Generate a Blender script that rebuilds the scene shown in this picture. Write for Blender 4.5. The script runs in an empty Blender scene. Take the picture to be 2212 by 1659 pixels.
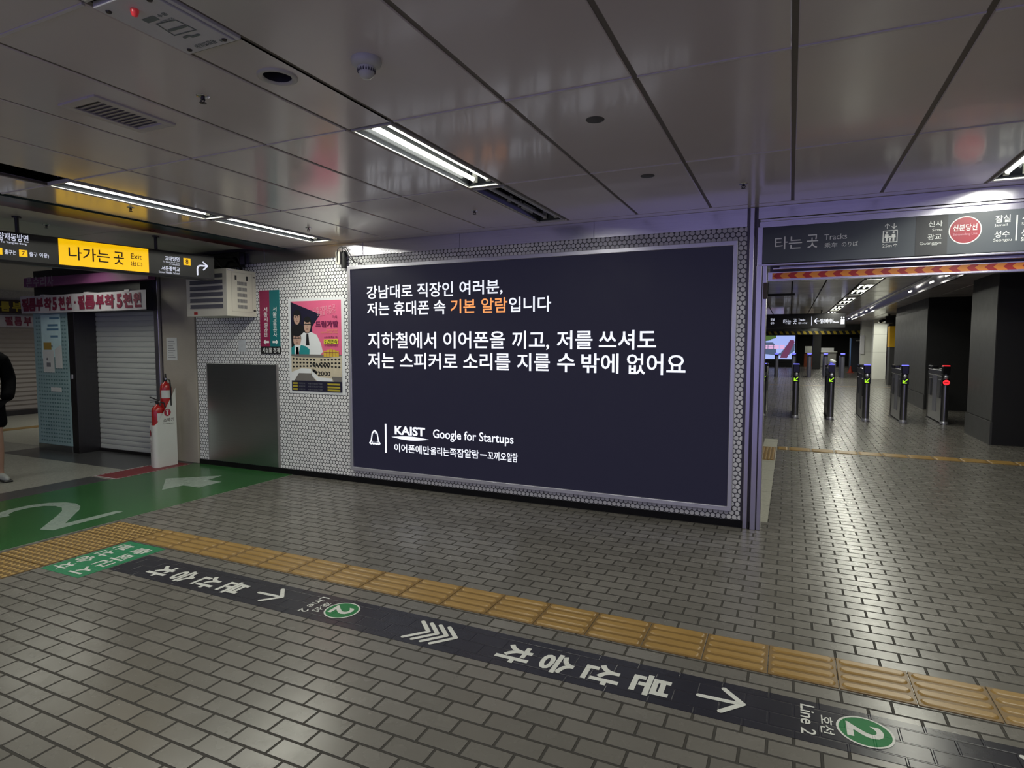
import bpy, bmesh, math, random
from mathutils import Vector, Matrix
random.seed(7)
SC = bpy.context.scene
COL = SC.collection

# ---------------------------------------------------------------- camera, world, exposure
cam_d = bpy.data.cameras.new('camera')
cam_d.sensor_fit = 'HORIZONTAL'; cam_d.sensor_width = 36.0
cam_d.lens = 1306.81 / 2212.0 * 36.0
cam_d.clip_start = 0.05; cam_d.clip_end = 200
cam = bpy.data.objects.new('camera', cam_d); COL.objects.link(cam)
_y, _p, _r = math.radians(-24.650743), math.radians(-3.756631), math.radians(0.051023)
_f = Vector((math.sin(_y)*math.cos(_p), math.cos(_y)*math.cos(_p), math.sin(_p)))
_rt = Vector((math.cos(_y), -math.sin(_y), 0)); _up = _rt.cross(_f)
_r1 = _rt*math.cos(_r)+_up*math.sin(_r); _u1 = _up*math.cos(_r)-_rt*math.sin(_r)
_m = Matrix((( _r1.x, _u1.x, -_f.x, 0), (_r1.y, _u1.y, -_f.y, 0), (_r1.z, _u1.z, -_f.z, 1.55), (0, 0, 0, 1)))
cam.matrix_world = _m
SC.camera = cam
W = bpy.data.worlds.new('world'); SC.world = W; W.use_nodes = True
W.node_tree.nodes['Background'].inputs[0].default_value = (0.48, 0.43, 1.0, 1)
W.node_tree.nodes['Background'].inputs[1].default_value = 0.65
SC.view_settings.view_transform = 'Standard'; SC.view_settings.look = 'None'
SC.view_settings.exposure = 0.0; SC.view_settings.gamma = 1.0
SC.view_settings.use_curve_mapping = False
SC.cycles.sample_clamp_indirect = 4.0
TUBE = 6.0             # glow of the glass of a lit tube
LAMP_W = 9.0           # light each tube throws down

WY = 5.39              # face of the tiled wall
CZ = 2.662             # ceiling plane

# ---------------------------------------------------------------- helpers
def lin(c):
    return tuple(((v/255)/12.92 if v/255 <= 0.04045 else ((v/255+0.055)/1.055)**2.4) for v in c)

def mat(name, col, rough=0.5, metal=0.0, nv=0.12, ns=6.0, bump=0.0, bs=40.0, emit=None, es=0.0, coat=0.0, spec=0.5, trans=0.0, alpha=1.0, rv=0.1):
    """A principled material whose colour and gloss wander a little with a noise in object space."""
    m = bpy.data.materials.new(name); m.use_nodes = True
    nt = m.node_tree; b = nt.nodes['Principled BSDF']
    b.inputs['Roughness'].default_value = rough; b.inputs['Metallic'].default_value = metal
    b.inputs['Specular IOR Level'].default_value = spec
    b.inputs['Coat Weight'].default_value = coat; b.inputs['Coat Roughness'].default_value = 0.08
    b.inputs['Transmission Weight'].default_value = trans; b.inputs['Alpha'].default_value = alpha
    tc = nt.nodes.new('ShaderNodeTexCoord')
    n = nt.nodes.new('ShaderNodeTexNoise'); n.inputs['Scale'].default_value = ns; n.inputs['Detail'].default_value = 4
    nt.links.new(tc.outputs['Object'], n.inputs['Vector'])
    mx = nt.nodes.new('ShaderNodeMix'); mx.data_type = 'RGBA'
    c = Vector(col[:3])
    mx.inputs[6].default_value = (*(c*(1-nv)), 1); mx.inputs[7].default_value = (*[min(1, v) for v in c*(1+nv)], 1)
    nt.links.new(n.outputs['Fac'], mx.inputs[0]); nt.links.new(mx.outputs[2], b.inputs['Base Color'])
    if rv:
        mr = nt.nodes.new('ShaderNodeMapRange'); mr.inputs['To Min'].default_value = max(0.02, rough*(1-rv*2)); mr.inputs['To Max'].default_value = min(1, rough*(1+rv*2))
        nt.links.new(n.outputs['Fac'], mr.inputs['Value']); nt.links.new(mr.outputs[0], b.inputs['Roughness'])
    if bump:
        n2 = nt.nodes.new('ShaderNodeTexNoise'); n2.inputs['Scale'].default_value = bs; n2.inputs['Detail'].default_value = 3
        nt.links.new(tc.outputs['Object'], n2.inputs['Vector'])
        bp = nt.nodes.new('ShaderNodeBump'); bp.inputs['Strength'].default_value = bump; bp.inputs['Distance'].default_value = 0.01
        nt.links.new(n2.outputs['Fac'], bp.inputs['Height']); nt.links.new(bp.outputs[0], b.inputs['Normal'])
    if emit:
        b.inputs['Emission Color'].default_value = (*emit, 1); b.inputs['Emission Strength'].default_value = es
    return m

_tc = {}
def text_geo(body, bold=0.0):
    k = (body, bold)
    if k in _tc: return _tc[k]
    c = bpy.data.curves.new('t', 'FONT'); c.body = body; c.offset = bold; c.resolution_u = 3; c.fill_mode = 'FRONT'
    o = bpy.data.objects.new('t', c); COL.objects.link(o)
    bpy.context.view_layer.update()
    me = bpy.data.meshes.new_from_object(o.evaluated_get(bpy.context.evaluated_depsgraph_get()))
    vs = [(v.co.x, v.co.y) for v in me.vertices]; fs = [tuple(p.vertices) for p in me.polygons]
    bpy.data.objects.remove(o); bpy.data.curves.remove(c); bpy.data.meshes.remove(me)
    x0 = min(v[0] for v in vs); x1 = max(v[0] for v in vs); y0 = min(v[1] for v in vs); y1 = max(v[1] for v in vs)
    vs = [((x-x0)/(x1-x0), (y-y0)/(y1-y0)) for x, y in vs]
    _tc[k] = (vs, fs); return _tc[k]

class Frame:
    def __init__(s, O, U, V, N): s.O, s.U, s.V, s.N = Vector(O), Vector(U), Vector(V), Vector(N)
    def __call__(s, u, v, n=0.0): return s.O + s.U*u + s.V*v + s.N*n

def wallframe(y): return Frame((0, y, 0), (1, 0, 0), (0, 0, 1), (0, -1, 0))
FLOOR = Frame((0, 0, 0), (1, 0, 0), (0, 1, 0), (0, 0, 1))
FTXT = Frame((0, 0, 0), (0, -1, 0), (1, 0, 0), (0, 0, 1))      # floor writing whose top points to +x
CEIL = Frame((0, 0, CZ), (1, 0, 0), (0, 1, 0), (0, 0, -1))

class MB:
    """Collects geometry in world coordinates and links it as ONE mesh object."""
    def __init__(s): s.v, s.f, s.mi, s.sm = [], [], [], []
    def add(s, vs, fs, mi=0, smooth=False):
        o = len(s.v); s.v += [tuple(v) for v in vs]
        for f in fs: s.f.append(tuple(i+o for i in f)); s.mi.append(mi); s.sm.append(smooth)
        return s
    def box(s, x0, x1, y0, y1, z0, z1, mi=0, F=None):
        vs = [(x, y, z) for z in (z0, z1) for y in (y0, y1) for x in (x0, x1)]
        if F: vs = [F(*v) for v in vs]
        return s.add(vs, [(0, 2, 3, 1), (4, 5, 7, 6), (0, 1, 5, 4), (2, 6, 7, 3), (0, 4, 6, 2), (1, 3, 7, 5)], mi)
    def bbox(s, x0, x1, y0, y1, z0, z1, b=0.005, mi=0):
        """box with chamfered edges"""
        bm = bmesh.new(); bmesh.ops.create_cube(bm, size=1)
        for v in bm.verts: v.co = Vector(((x0+x1)/2+v.co.x*(x1-x0), (y0+y1)/2+v.co.y*(y1-y0), (z0+z1)/2+v.co.z*(z1-z0)))
        bmesh.ops.bevel(bm, geom=bm.edges[:], offset=b, segments=2, affect='EDGES', profile=0.5)
        bm.verts.index_update()
        s.add([v.co[:] for v in bm.verts], [[v.index for v in f.verts] for f in bm.faces], mi); bm.free(); return s
    def poly(s, pts, F, n=0.0, mi=0):
        return s.add([F(u, v, n) for u, v in pts], [tuple(range(len(pts)))], mi)
    def prism(s, pts, F, n0, n1, mi=0):
        k = len(pts); vs = [F(u, v, n0) for u, v in pts]+[F(u, v, n1) for u, v in pts]
        return s.add(vs, [tuple(range(k-1, -1, -1)), tuple(range(k, 2*k))]+[(i, (i+1) % k, (i+1) % k+k, i+k) for i in range(k)], mi)
    def rect(s, u0, v0, u1, v1, F, n=0.0, mi=0): return s.poly([(u0, v0), (u1, v0), (u1, v1), (u0, v1)], F, n, mi)
    def ell(s, cu, cv, ru, rv, F, n=0.0, mi=0, k=32):
        return s.poly([(cu+ru*math.cos(2*math.pi*i/k), cv+rv*math.sin(2*math.pi*i/k)) for i in range(k)], F, n, mi)
    def ring(s, cu, cv, ro, ri, F, n=0.0, mi=0, k=40):
        vs = [F(cu+r*math.cos(2*math.pi*i/k), cv+r*math.sin(2*math.pi*i/k), n) for r in (ro, ri) for i in range(k)]
        return s.add(vs, [(i, (i+1) % k, (i+1) % k+k, i+k) for i in range(k)], mi)
    def stroke(s, pts, w, F, n=0.0, mi=0, closed=False):
        P = pts+[pts[0]] if closed else pts
        for q, ((a, b), (c, d)) in enumerate(zip(P, P[1:])):
            L = math.hypot(c-a, d-b) or 1e-6; px, py = -(d-b)/L*w/2, (c-a)/L*w/2
            s.poly([(a+px, b+py), (a-px, b-py), (c-px, d-py), (c+px, d+py)], F, n+0.00015*(q % 2), mi)
        for a, b in pts: s.ell(a, b, w/2, w/2, F, n+0.0003, mi, 10)
        return s
    def text(s, body, box, F, n=0.0, mi=0, bold=0.0, slant=0.0):
        vs, fs = text_geo(body, bold); u0, v0, u1, v1 = box
        return s.add([F(u0+(u1-u0)*x, v0+(v1-v0)*y+slant*(x-0.5), n) for x, y in vs], fs, mi)
    def cyl(s, p0, p1, r, k=12, mi=0, r1=None, cap=True, smooth=True):
        p0, p1 = Vector(p0), Vector(p1); d = (p1-p0).normalized()
        a = d.orthogonal().normalized(); b = d.cross(a); r1 = r if r1 is None else r1
        vs = [p+(a*math.cos(2*math.pi*i/k)+b*math.sin(2*math.pi*i/k))*q for p, q in ((p0, r), (p1, r1)) for i in range(k)]
        s.add(vs, [(i, (i+1) % k, (i+1) % k+k, i+k) for i in range(k)], mi, smooth)
        if cap:
            s.add(vs[:k], [tuple(range(k-1, -1, -1))], mi); s.add(vs[k:], [tuple(range(k))], mi)
        return s
    def lathe(s, prof, c, k=24, mi=0, smooth=True):
        """profile of (radius, z) turned about the vertical through c"""
        n = len(prof)
        vs = [(c[0]+r*math.cos(2*math.pi*i/k), c[1]+r*math.sin(2*math.pi*i/k), c[2]+z) for r, z in prof for i in range(k)]
        return s.add(vs, [(j*k+i, j*k+(i+1) % k, (j+1)*k+(i+1) % k, (j+1)*k+i) for j in range(n-1) for i in range(k)], mi, smooth)
    def tube(s, pts, r, k=8, mi=0):
        for a, b in zip(pts, pts[1:]): s.cyl(a, b, r, k, mi)
        return s
    def build(s, name, mats, parent=None, loc=None):
        if not isinstance(mats, (list, tuple)): mats = [mats]
        me = bpy.data.meshes.new(name)
        if parent is not None: off = parent.matrix_world_off
        else:
            if loc is None:
                xs = [v[0] for v in s.v]; ys = [v[1] for v in s.v]; zs = [v[2] for v in s.v]
                loc = ((min(xs)+max(xs))/2, (min(ys)+max(ys))/2, min(zs))
            off = Vector(loc)
        me.from_pydata([(v[0]-off[0], v[1]-off[1], v[2]-off[2]) for v in s.v], [], s.f)
        for m in mats: me.materials.append(m)
        for p, mi, sm in zip(me.polygons, s.mi, s.sm): p.material_index = mi; p.use_smooth = sm
        me.update()
        o = bpy.data.objects.new(name, me); COL.objects.link(o)
        if parent is not None: o.parent = parent.ob
        else: o.location = off
        return Node(o, off)

class Node:
    def __init__(s, ob, off): s.ob = ob; s.matrix_world_off = Vector(off)
    def __setitem__(s, k, v): s.ob[k] = v

def tag(n, label, cat, group=None, kind=None):
    o = n.ob if isinstance(n, Node) else n
    o['label'] = label; o['category'] = cat
    if group: o['group'] = group
    if kind: o['kind'] = kind
    return n
def thing(name, label, cat, loc=(0, 0, 0), group=None):
    o = bpy.data.objects.new(name, None); COL.objects.link(o); o.location = loc; o.empty_display_size = 0.1
    return tag(Node(o, loc), label, cat, group)
def struct(name, mb, mats, parent=None):
    n = mb.build(name, mats, parent); n['kind'] = 'structure'; return n
def copy_tree(o, loc=None, label=None, parent=None):
    c = o.copy(); COL.objects.link(c)
    if parent is not None: c.parent = parent
    if loc is not None: c.location = loc
    if label: c['label'] = label
    for ch in list(o.children): copy_tree(ch, parent=c)
    return c

# ---------------------------------------------------------------- materials
def brick_height(nt, smooth=0.4, mortar=0.0064):
    """The floor's paver pattern from world position: returns (brick node, bump-ready height)."""
    g = nt.nodes.new('ShaderNodeNewGeometry')
    mp = nt.nodes.new('ShaderNodeMapping'); mp.inputs['Location'].default_value = (0.616+0.192*200, -2.299+0.099*200, 0)
    nt.links.new(g.outputs['Position'], mp.inputs['Vector'])
    b = nt.nodes.new('ShaderNodeTexBrick'); b.offset = 0.5; b.offset_frequency = 2; b.squash = 1
    b.inputs['Scale'].default_value = 1; b.inputs['Mortar Size'].default_value = mortar
    b.inputs['Mortar Smooth'].default_value = smooth; b.inputs['Bias'].default_value = 0
    b.inputs['Brick Width'].default_value = 0.192; b.inputs['Row Height'].default_value = 0.099
    nt.links.new(mp.outputs[0], b.inputs['Vector'])
    return g, b
def bumpnode(nt, src, strength, dist, invert=False, prev=None):
    bp = nt.nodes.new('ShaderNodeBump'); bp.invert = invert
    bp.inputs['Strength'].default_value = strength; bp.inputs['Distance'].default_value = dist
    nt.links.new(src, bp.inputs['Height'])
    if prev: nt.links.new(prev, bp.inputs['Normal'])
    return bp.outputs[0]
def noise(nt, vec, scale, detail=3):
    n = nt.nodes.new('ShaderNodeTexNoise'); n.inputs['Scale'].default_value = scale; n.inputs['Detail'].default_value = detail
    nt.links.new(vec, n.inputs['Vector']); return n.outputs['Fac']

def paver_mat():
    m = bpy.data.materials.new('pavers'); m.use_nodes = True; nt = m.node_tree; p = nt.nodes['Principled BSDF']
    g, b = brick_height(nt)
    b.inputs['Color1'].default_value = (0.124, 0.117, 0.105, 1); b.inputs['Color2'].default_value = (0.164, 0.155, 0.142, 1)
    b.inputs['Mortar'].default_value = (0.028, 0.025, 0.021, 1)
    nz = noise(nt, g.outputs['Position'], 3.0, 5)
    mx = nt.nodes.new('ShaderNodeMix'); mx.data_type = 'RGBA'; mx.blend_type = 'MULTIPLY'; mx.inputs[0].default_value = 1
    mr = nt.nodes.new('ShaderNodeMapRange'); mr.inputs['To Min'].default_value = 0.86; mr.inputs['To Max'].default_value = 1.12
    nt.links.new(nz, mr.inputs['Value']); nt.links.new(b.outputs['Color'], mx.inputs[6]); nt.links.new(mr.outputs[0], mx.inputs[7])
    nt.links.new(mx.outputs[2], p.inputs['Base Color'])
    rr = nt.nodes.new('ShaderNodeMapRange'); rr.inputs['To Min'].default_value = 0.20; rr.inputs['To Max'].default_value = 0.33
    nt.links.new(noise(nt, g.outputs['Position'], 9.0), rr.inputs['Value'])
    mo = nt.nodes.new('ShaderNodeMath'); mo.operation = 'MULTIPLY_ADD'; mo.inputs[1].default_value = 0.5
    nt.links.new(b.outputs['Fac'], mo.inputs[0]); nt.links.new(rr.outputs[0], mo.inputs[2]); nt.links.new(mo.outputs[0], p.inputs['Roughness'])
    n1 = bumpnode(nt, noise(nt, g.outputs['Position'], 7.0), 0.10, 0.004)
    n2 = bumpnode(nt, noise(nt, g.outputs['Position'], 160.0), 0.12, 0.001, prev=n1)
    nt.links.new(bumpnode(nt, b.outputs['Fac'], 1.0, 0.007, True, n2), p.inputs['Normal'])
    return m
def vinyl_mat(name, col, rough=0.22, strength=0.55, wear=0.0):
    m = bpy.data.materials.new(name); m.use_nodes = True; nt = m.node_tree; p = nt.nodes['Principled BSDF']
    g, b = brick_height(nt, 0.6, 0.006)
    nz = noise(nt, g.outputs['Position'], 5.0, 5)
    mx = nt.nodes.new('ShaderNodeMix'); mx.data_type = 'RGBA'
    mx.inputs[6].default_value = (*[c*0.82 for c in col], 1); mx.inputs[7].default_value = (*[min(1, c*1.18) for c in col], 1)
    nt.links.new(nz, mx.inputs[0]); nt.links.new(mx.outputs[2], p.inputs['Base Color'])
    p.inputs['Roughness'].default_value = rough; p.inputs['Specular IOR Level'].default_value = 0.3
    n1 = bumpnode(nt, noise(nt, g.outputs['Position'], 30.0), 0.12, 0.003)
    nt.links.new(bumpnode(nt, b.outputs['Fac'], strength, 0.004, True, n1), p.inputs['Normal'])
    return m
def mosaic_mat():
    m = bpy.data.materials.new('mosaic'); m.use_nodes = True; nt = m.node_tree; p = nt.nodes['Principled BSDF']
    D, RW = 0.0435, 0.0377
    g = nt.nodes.new('ShaderNodeNewGeometry'); sx = nt.nodes.new('ShaderNodeSeparateXYZ'); nt.links.new(g.outputs['Position'], sx.inputs[0])
    def M(op, a, b=None):
        n = nt.nodes.new('ShaderNodeMath'); n.operation = op
        for i, q in enumerate((a, b)):
            if q is None: continue
            if isinstance(q, (int, float)): n.inputs[i].default_value = q
            else: nt.links.new(q, n.inputs[i])
        return n.outputs[0]
    px = M('DIVIDE', M('ADD', sx.outputs['X'], 0.349), D); pz = M('DIVIDE', M('SUBTRACT', sx.outputs['Z'], 0.083), D)
    S = 2*RW/D
    def lat(a, c):
        u = M('SUBTRACT', px, a); v = M('SUBTRACT', pz, c)
        du = M('SUBTRACT', u, M('ROUND', u)); dv = M('SUBTRACT', v, M('MULTIPLY', M('ROUND', M('DIVIDE', v, S)), S))
        idx = M('ADD', M('MULTIPLY', M('ROUND', u), 12.9898), M('MULTIPLY', M('ROUND', M('DIVIDE', v, S)), 78.233+a*37))
        return M('SQRT', M('ADD', M('MULTIPLY', du, du), M('MULTIPLY', dv, dv))), idx
    d1, i1 = lat(0, 0); d2, i2 = lat(0.5, S/2)
    d = M('MINIMUM', d1, d2)
    wob = M('MULTIPLY', M('SUBTRACT', noise(nt, g.outputs['Position'], 45.0), 0.5), 0.10)
    dd = M('ADD', d, wob)
    first = M('LESS_THAN', d1, d2)
    idx = M('ADD', M('MULTIPLY', first, i1), M('MULTIPLY', M('SUBTRACT', 1.0, first), i2))
    wn = nt.nodes.new('ShaderNodeTexWhiteNoise'); wn.noise_dimensions = '1D'; nt.links.new(idx, wn.inputs['W'])
    mr = nt.nodes.new('ShaderNodeMapRange'); mr.interpolation_type = 'SMOOTHSTEP'
    mr.inputs['From Min'].default_value = 0.405; mr.inputs['From Max'].default_value = 0.46; mr.inputs['To Min'].default_value = 1; mr.inputs['To Max'].default_value = 0
    nt.links.new(dd, mr.inputs['Value']); tile = mr.outputs[0]
    ramp = nt.nodes.new('ShaderNodeMix'); ramp.data_type = 'RGBA'
    ramp.inputs[6].default_value = (0.74, 0.75, 0.77, 1); ramp.inputs[7].default_value = (0.88, 0.88, 0.89, 1)
    nt.links.new(wn.outputs['Value'], ramp.inputs[0])
    mx = nt.nodes.new('ShaderNodeMix'); mx.data_type = 'RGBA'; mx.inputs[6].default_value = (0.055, 0.056, 0.07, 1)
    nt.links.new(tile, mx.inputs[0]); nt.links.new(ramp.outputs[2], mx.inputs[7]); nt.links.new(mx.outputs[2], p.inputs['Base Color'])
    p.inputs['Roughness'].default_value = 0.28
    h = nt.nodes.new('ShaderNodeMapRange'); h.interpolation_type = 'SMOOTHSTEP'
    h.inputs['From Min'].default_value = 0.30; h.inputs['From Max'].default_value = 0.50; h.inputs['To Min'].default_value = 1; h.inputs['To Max'].default_value = 0
    nt.links.new(dd, h.inputs['Value'])
    tilt = M('ADD', h.outputs[0], M('MULTIPLY', noise(nt, g.outputs['Position'], 18.0), 0.8))
    nt.links.new(bumpnode(nt, tilt, 0.5, 0.003), p.inputs['Normal'])
    return m
def terrazzo_mat(name, c1, c2, rough=0.35):
    m = bpy.data.materials.new(name); m.use_nodes = True; nt = m.node_tree; p = nt.nodes['Principled BSDF']
    g = nt.nodes.new('ShaderNodeNewGeometry')
    v = nt.nodes.new('ShaderNodeTexVoronoi'); v.inputs['Scale'].default_value = 70; nt.links.new(g.outputs['Position'], v.inputs['Vector'])
    mx = nt.nodes.new('ShaderNodeMix'); mx.data_type = 'RGBA'; mx.inputs[6].default_value = (*c1, 1); mx.inputs[7].default_value = (*c2, 1)
    sp = nt.nodes.new('ShaderNodeSeparateColor'); nt.links.new(v.outputs['Color'], sp.inputs[0])
    nt.links.new(sp.outputs[0], mx.inputs[0]); nt.links.new(mx.outputs[2], p.inputs['Base Color'])
    p.inputs['Roughness'].default_value = rough
    return m
def brushed_mat(name, col, rough=0.3, axis=0, metal=1.0, st=0.15):
    m = bpy.data.materials.new(name); m.use_nodes = True; nt = m.node_tree; p = nt.nodes['Principled BSDF']
    p.inputs['Metallic'].default_value = metal; p.inputs['Roughness'].default_value = rough
    g = nt.nodes.new('ShaderNodeNewGeometry'); mp = nt.nodes.new('ShaderNodeMapping')
    sc = [220, 220, 220]; sc[axis] = 3; mp.inputs['Scale'].default_value = sc
    nt.links.new(g.outputs['Position'], mp.inputs['Vector'])
    nz = noise(nt, mp.outputs[0], 1.0, 2)
    mx = nt.nodes.new('ShaderNodeMix'); mx.data_type = 'RGBA'
    mx.inputs[6].default_value = (*[c*0.88 for c in col], 1); mx.inputs[7].default_value = (*[min(1, c*1.1) for c in col], 1)
    nt.links.new(nz, mx.inputs[0]); nt.links.new(mx.outputs[2], p.inputs['Base Color'])
    nt.links.new(bumpnode(nt, nz, st, 0.0008), p.inputs['Normal'])
    return m

M = {}
M['pavers'] = paver_mat()
M['mosaic'] = mosaic_mat()
M['black_vinyl'] = vinyl_mat('black_vinyl', (0.024, 0.024, 0.033), 0.24)
M['white_vinyl'] = vinyl_mat('white_vinyl', (0.58, 0.59, 0.57), 0.4)
M['green_vinyl'] = vinyl_mat('green_vinyl', (0.02, 0.20, 0.09), 0.3, 0.25)
M['green_dot'] = vinyl_mat('green_dot', (0.010, 0.155, 0.045), 0.55)
M['path_green'] = mat('path_green', (0.026, 0.108, 0.032), 0.22, nv=0.2, ns=1.5)
M['path_white'] = mat('path_white', (0.26, 0.33, 0.29), 0.28, nv=0.05)
M['tactile'] = mat('tactile', (0.295, 0.180, 0.052), 0.36, nv=0.14, ns=5)
M['tactile_base_shaded'] = mat('tactile_base_shaded', (0.170, 0.100, 0.028), 0.42, nv=0.15, ns=5)  # darker than the bars, painting in the shade between ridges
M['terrazzo'] = terrazzo_mat('terrazzo', (0.20, 0.20, 0.18), (0.32, 0.32, 0.29), 0.3)
M['terrazzo_pale'] = terrazzo_mat('terrazzo_pale', (0.34, 0.34, 0.29), (0.45, 0.44, 0.38), 0.35)
M['dark_stone'] = terrazzo_mat('dark_stone', (0.045, 0.047, 0.05), (0.07, 0.07, 0.075), 0.28)
M['red_mat'] = mat('red_mat', (0.17, 0.015, 0.022), 0.5, nv=0.3, ns=12)
M['ceil'] = mat('ceil', (0.76, 0.70, 0.69), 0.2, metal=0.0, nv=0.08, ns=1.2, coat=0.25, spec=0.6, rv=0.25)
M['ceil_pale'] = mat('ceil_pale', (0.50, 0.49, 0.45), 0.35, nv=0.06, ns=1.2)
M['seam'] = mat('seam', (0.05, 0.042, 0.036), 0.6)
M['joint'] = mat('joint', (0.16, 0.14, 0.12), 0.5)
M['ridge'] = mat('ridge', (0.75, 0.72, 0.74), 0.35)
M['skirting'] = mat('skirting', (0.004, 0.004, 0.005), 0.5, nv=0.3, spec=0.2)
M['steel'] = brushed_mat('steel', (0.62, 0.61, 0.68), 0.25, 0)
M['steel_v'] = brushed_mat('steel_v', (0.62, 0.61, 0.68), 0.30, 2)
M['steel_dark'] = brushed_mat('steel_dark', (0.10, 0.095, 0.10), 0.35, 2)
M['steel_panel'] = brushed_mat('steel_panel', (0.46, 0.49, 0.49), 0.28, 0, st=0.08)
M['alu'] = mat('alu', (0.62, 0.62, 0.70), 0.35, metal=0.7, nv=0.05)
M['fix_white'] = mat('fix_white', (0.62, 0.62, 0.58), 0.4, nv=0.05)
M['reflector'] = mat('reflector', (0.05, 0.055, 0.065), 0.12, metal=0.6, nv=0.1)
M['tube_lit'] = mat('tube_lit', (0.8, 0.8, 0.8), 0.4, emit=(1.0, 1.0, 0.86), es=TUBE)
M['lamp_cove'] = mat('lamp_cove', (0.8, 0.8, 0.8), 0.4, emit=(1.0, 0.97, 0.84), es=6.0)
M['tube_lit'].cycles.emission_sampling = 'NONE'
M['tube_off'] = mat('tube_off', (0.55, 0.56, 0.60), 0.25, nv=0.05)
M['black'] = mat('black', (0.012, 0.012, 0.014), 0.45)
M['black_gloss'] = mat('black_gloss', (0.01, 0.01, 0.012), 0.12)
M['wall_black'] = mat('wall_black', (0.012, 0.012, 0.013), 0.55, nv=0.2)
M['wall_grey'] = mat('wall_grey', (0.06, 0.06, 0.063), 0.5, nv=0.12)
M['concrete'] = mat('concrete', (0.36, 0.33, 0.285), 0.75, nv=0.2, ns=3, bump=0.15)
M['white_paint'] = mat('white_paint', (0.66, 0.68, 0.66), 0.4, nv=0.05)
M['paper'] = mat('paper', (0.60, 0.62, 0.62), 0.7, nv=0.06)
M['ink_grey'] = mat('ink_grey', (0.18, 0.19, 0.21), 0.7)
M['ac_white'] = mat('ac_white', (0.62, 0.60, 0.53), 0.45, nv=0.06)
M['ac_slot'] = mat('ac_slot', (0.09, 0.09, 0.12), 0.55)
M['board_bg'] = mat('board_bg', (0.010, 0.010, 0.017), 0.5, spec=0.15, emit=(0.50, 0.48, 1.0), es=0.021, nv=0.1)
M['board_white'] = mat('board_white', (0.7, 0.7, 0.75), 0.5, emit=(0.82, 0.86, 1.0), es=0.92)
M['board_orange'] = mat('board_orange', (0.7, 0.3, 0.1), 0.5, emit=(1.0, 0.36, 0.11), es=0.85)
M['sign_yellow'] = mat('sign_yellow', (0.7, 0.45, 0.02), 0.4, emit=(1.0, 0.56, 0.0), es=0.82)
M['sign_white'] = mat('sign_white', (0.6, 0.6, 0.65), 0.4, emit=(0.78, 0.82, 1.0), es=0.72)
M['sign_box'] = mat('sign_box', (0.026, 0.027, 0.030), 0.32, nv=0.1)
M['sign_ink'] = mat('sign_ink', (0.02, 0.015, 0.01), 0.5)
M['slate'] = mat('slate', (0.085, 0.10, 0.125), 0.42, nv=0.06)
M['slate_dark'] = mat('slate_dark', (0.05, 0.053, 0.062), 0.42, nv=0.06)
M['slate_white'] = mat('slate_white', (0.90, 0.93, 0.93), 0.45, nv=0.03)
M['line_red'] = mat('line_red', (0.36, 0.018, 0.045), 0.4, nv=0.05)
M['orange'] = mat('orange', (0.80, 0.26, 0.03), 0.4, nv=0.06)
M['red'] = mat('red', (0.42, 0.016, 0.02), 0.4, nv=0.06)
M['hazard_yellow'] = mat('hazard_yellow', (0.65, 0.48, 0.04), 0.45)
M['shutter'] = brushed_mat('shutter', (0.62, 0.65, 0.64), 0.38, 0, metal=0.25)
M['shutter_tan'] = mat('shutter_tan', (0.24, 0.21, 0.19), 0.45, nv=0.1)
M['glass_teal'] = mat('glass_teal', (0.29, 0.43, 0.455), 0.18, nv=0.15, ns=4)
M['glass_dot'] = mat('glass_dot', (0.10, 0.20, 0.22), 0.3)
M['teal_paper'] = mat('teal_paper', (0.55, 0.76, 0.80), 0.5, nv=0.15, ns=9)
M['blue_ink'] = mat('blue_ink', (0.10, 0.22, 0.34), 0.6)
M['magenta'] = mat('magenta', (0.30, 0.02, 0.085), 0.45, nv=0.08)
M['teal'] = mat('teal', (0.01, 0.17, 0.19), 0.45, nv=0.08)
M['banner_white'] = mat('banner_white', (0.42, 0.40, 0.43), 0.6, nv=0.08)
M['banner_ink'] = mat('banner_ink', (0.16, 0.012, 0.04), 0.6)
M['pink_sign'] = mat('pink_sign', (0.17, 0.05, 0.14), 0.5)
M['yellow_ink'] = mat('yellow_ink', (0.42, 0.34, 0.03), 0.6)
M['brown_dark'] = mat('brown_dark', (0.035, 0.022, 0.02), 0.5)
M['ext_red'] = mat('ext_red', (0.42, 0.018, 0.018), 0.25, nv=0.08, coat=0.5)
M['stand_white'] = mat('stand_white', (0.66, 0.68, 0.66), 0.38, nv=0.06)
M['pink'] = mat('pink', (0.72, 0.13, 0.26), 0.45, nv=0.05)
M['navy'] = mat('navy', (0.012, 0.011, 0.035), 0.45)
M['skin_print'] = mat('skin_print', (0.52, 0.34, 0.27), 0.5)
M['skin_print_dark'] = mat('skin_print_dark', (0.34, 0.19, 0.15), 0.5)
M['print_teal'] = mat('print_teal', (0.02, 0.26, 0.28), 0.5)
M['gold'] = mat('gold', (0.62, 0.42, 0.06), 0.35, nv=0.2, ns=30)
M['print_white'] = mat('print_white', (0.74, 0.77, 0.80), 0.45, nv=0.05)
M['print_cream'] = mat('print_cream', (0.56, 0.50, 0.38), 0.5, nv=0.15, ns=20)
M['print_grey'] = mat('print_grey', (0.16, 0.15, 0.145), 0.5)
M['print_yellow'] = mat('print_yellow', (0.74, 0.66, 0.05), 0.5)
M['print_pink_pale'] = mat('print_pink_pale', (0.80, 0.42, 0.52), 0.5)
M['plum'] = mat('plum', (0.15, 0.012, 0.07), 0.5)
M['cable'] = mat('cable', (0.008, 0.008, 0.008), 0.4)
M['wcol'] = mat('wcol', (0.80, 0.81, 0.75), 0.35, nv=0.05)
M['cap_yellow'] = mat('cap_yellow', (0.72, 0.42, 0.02), 0.4)
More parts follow.
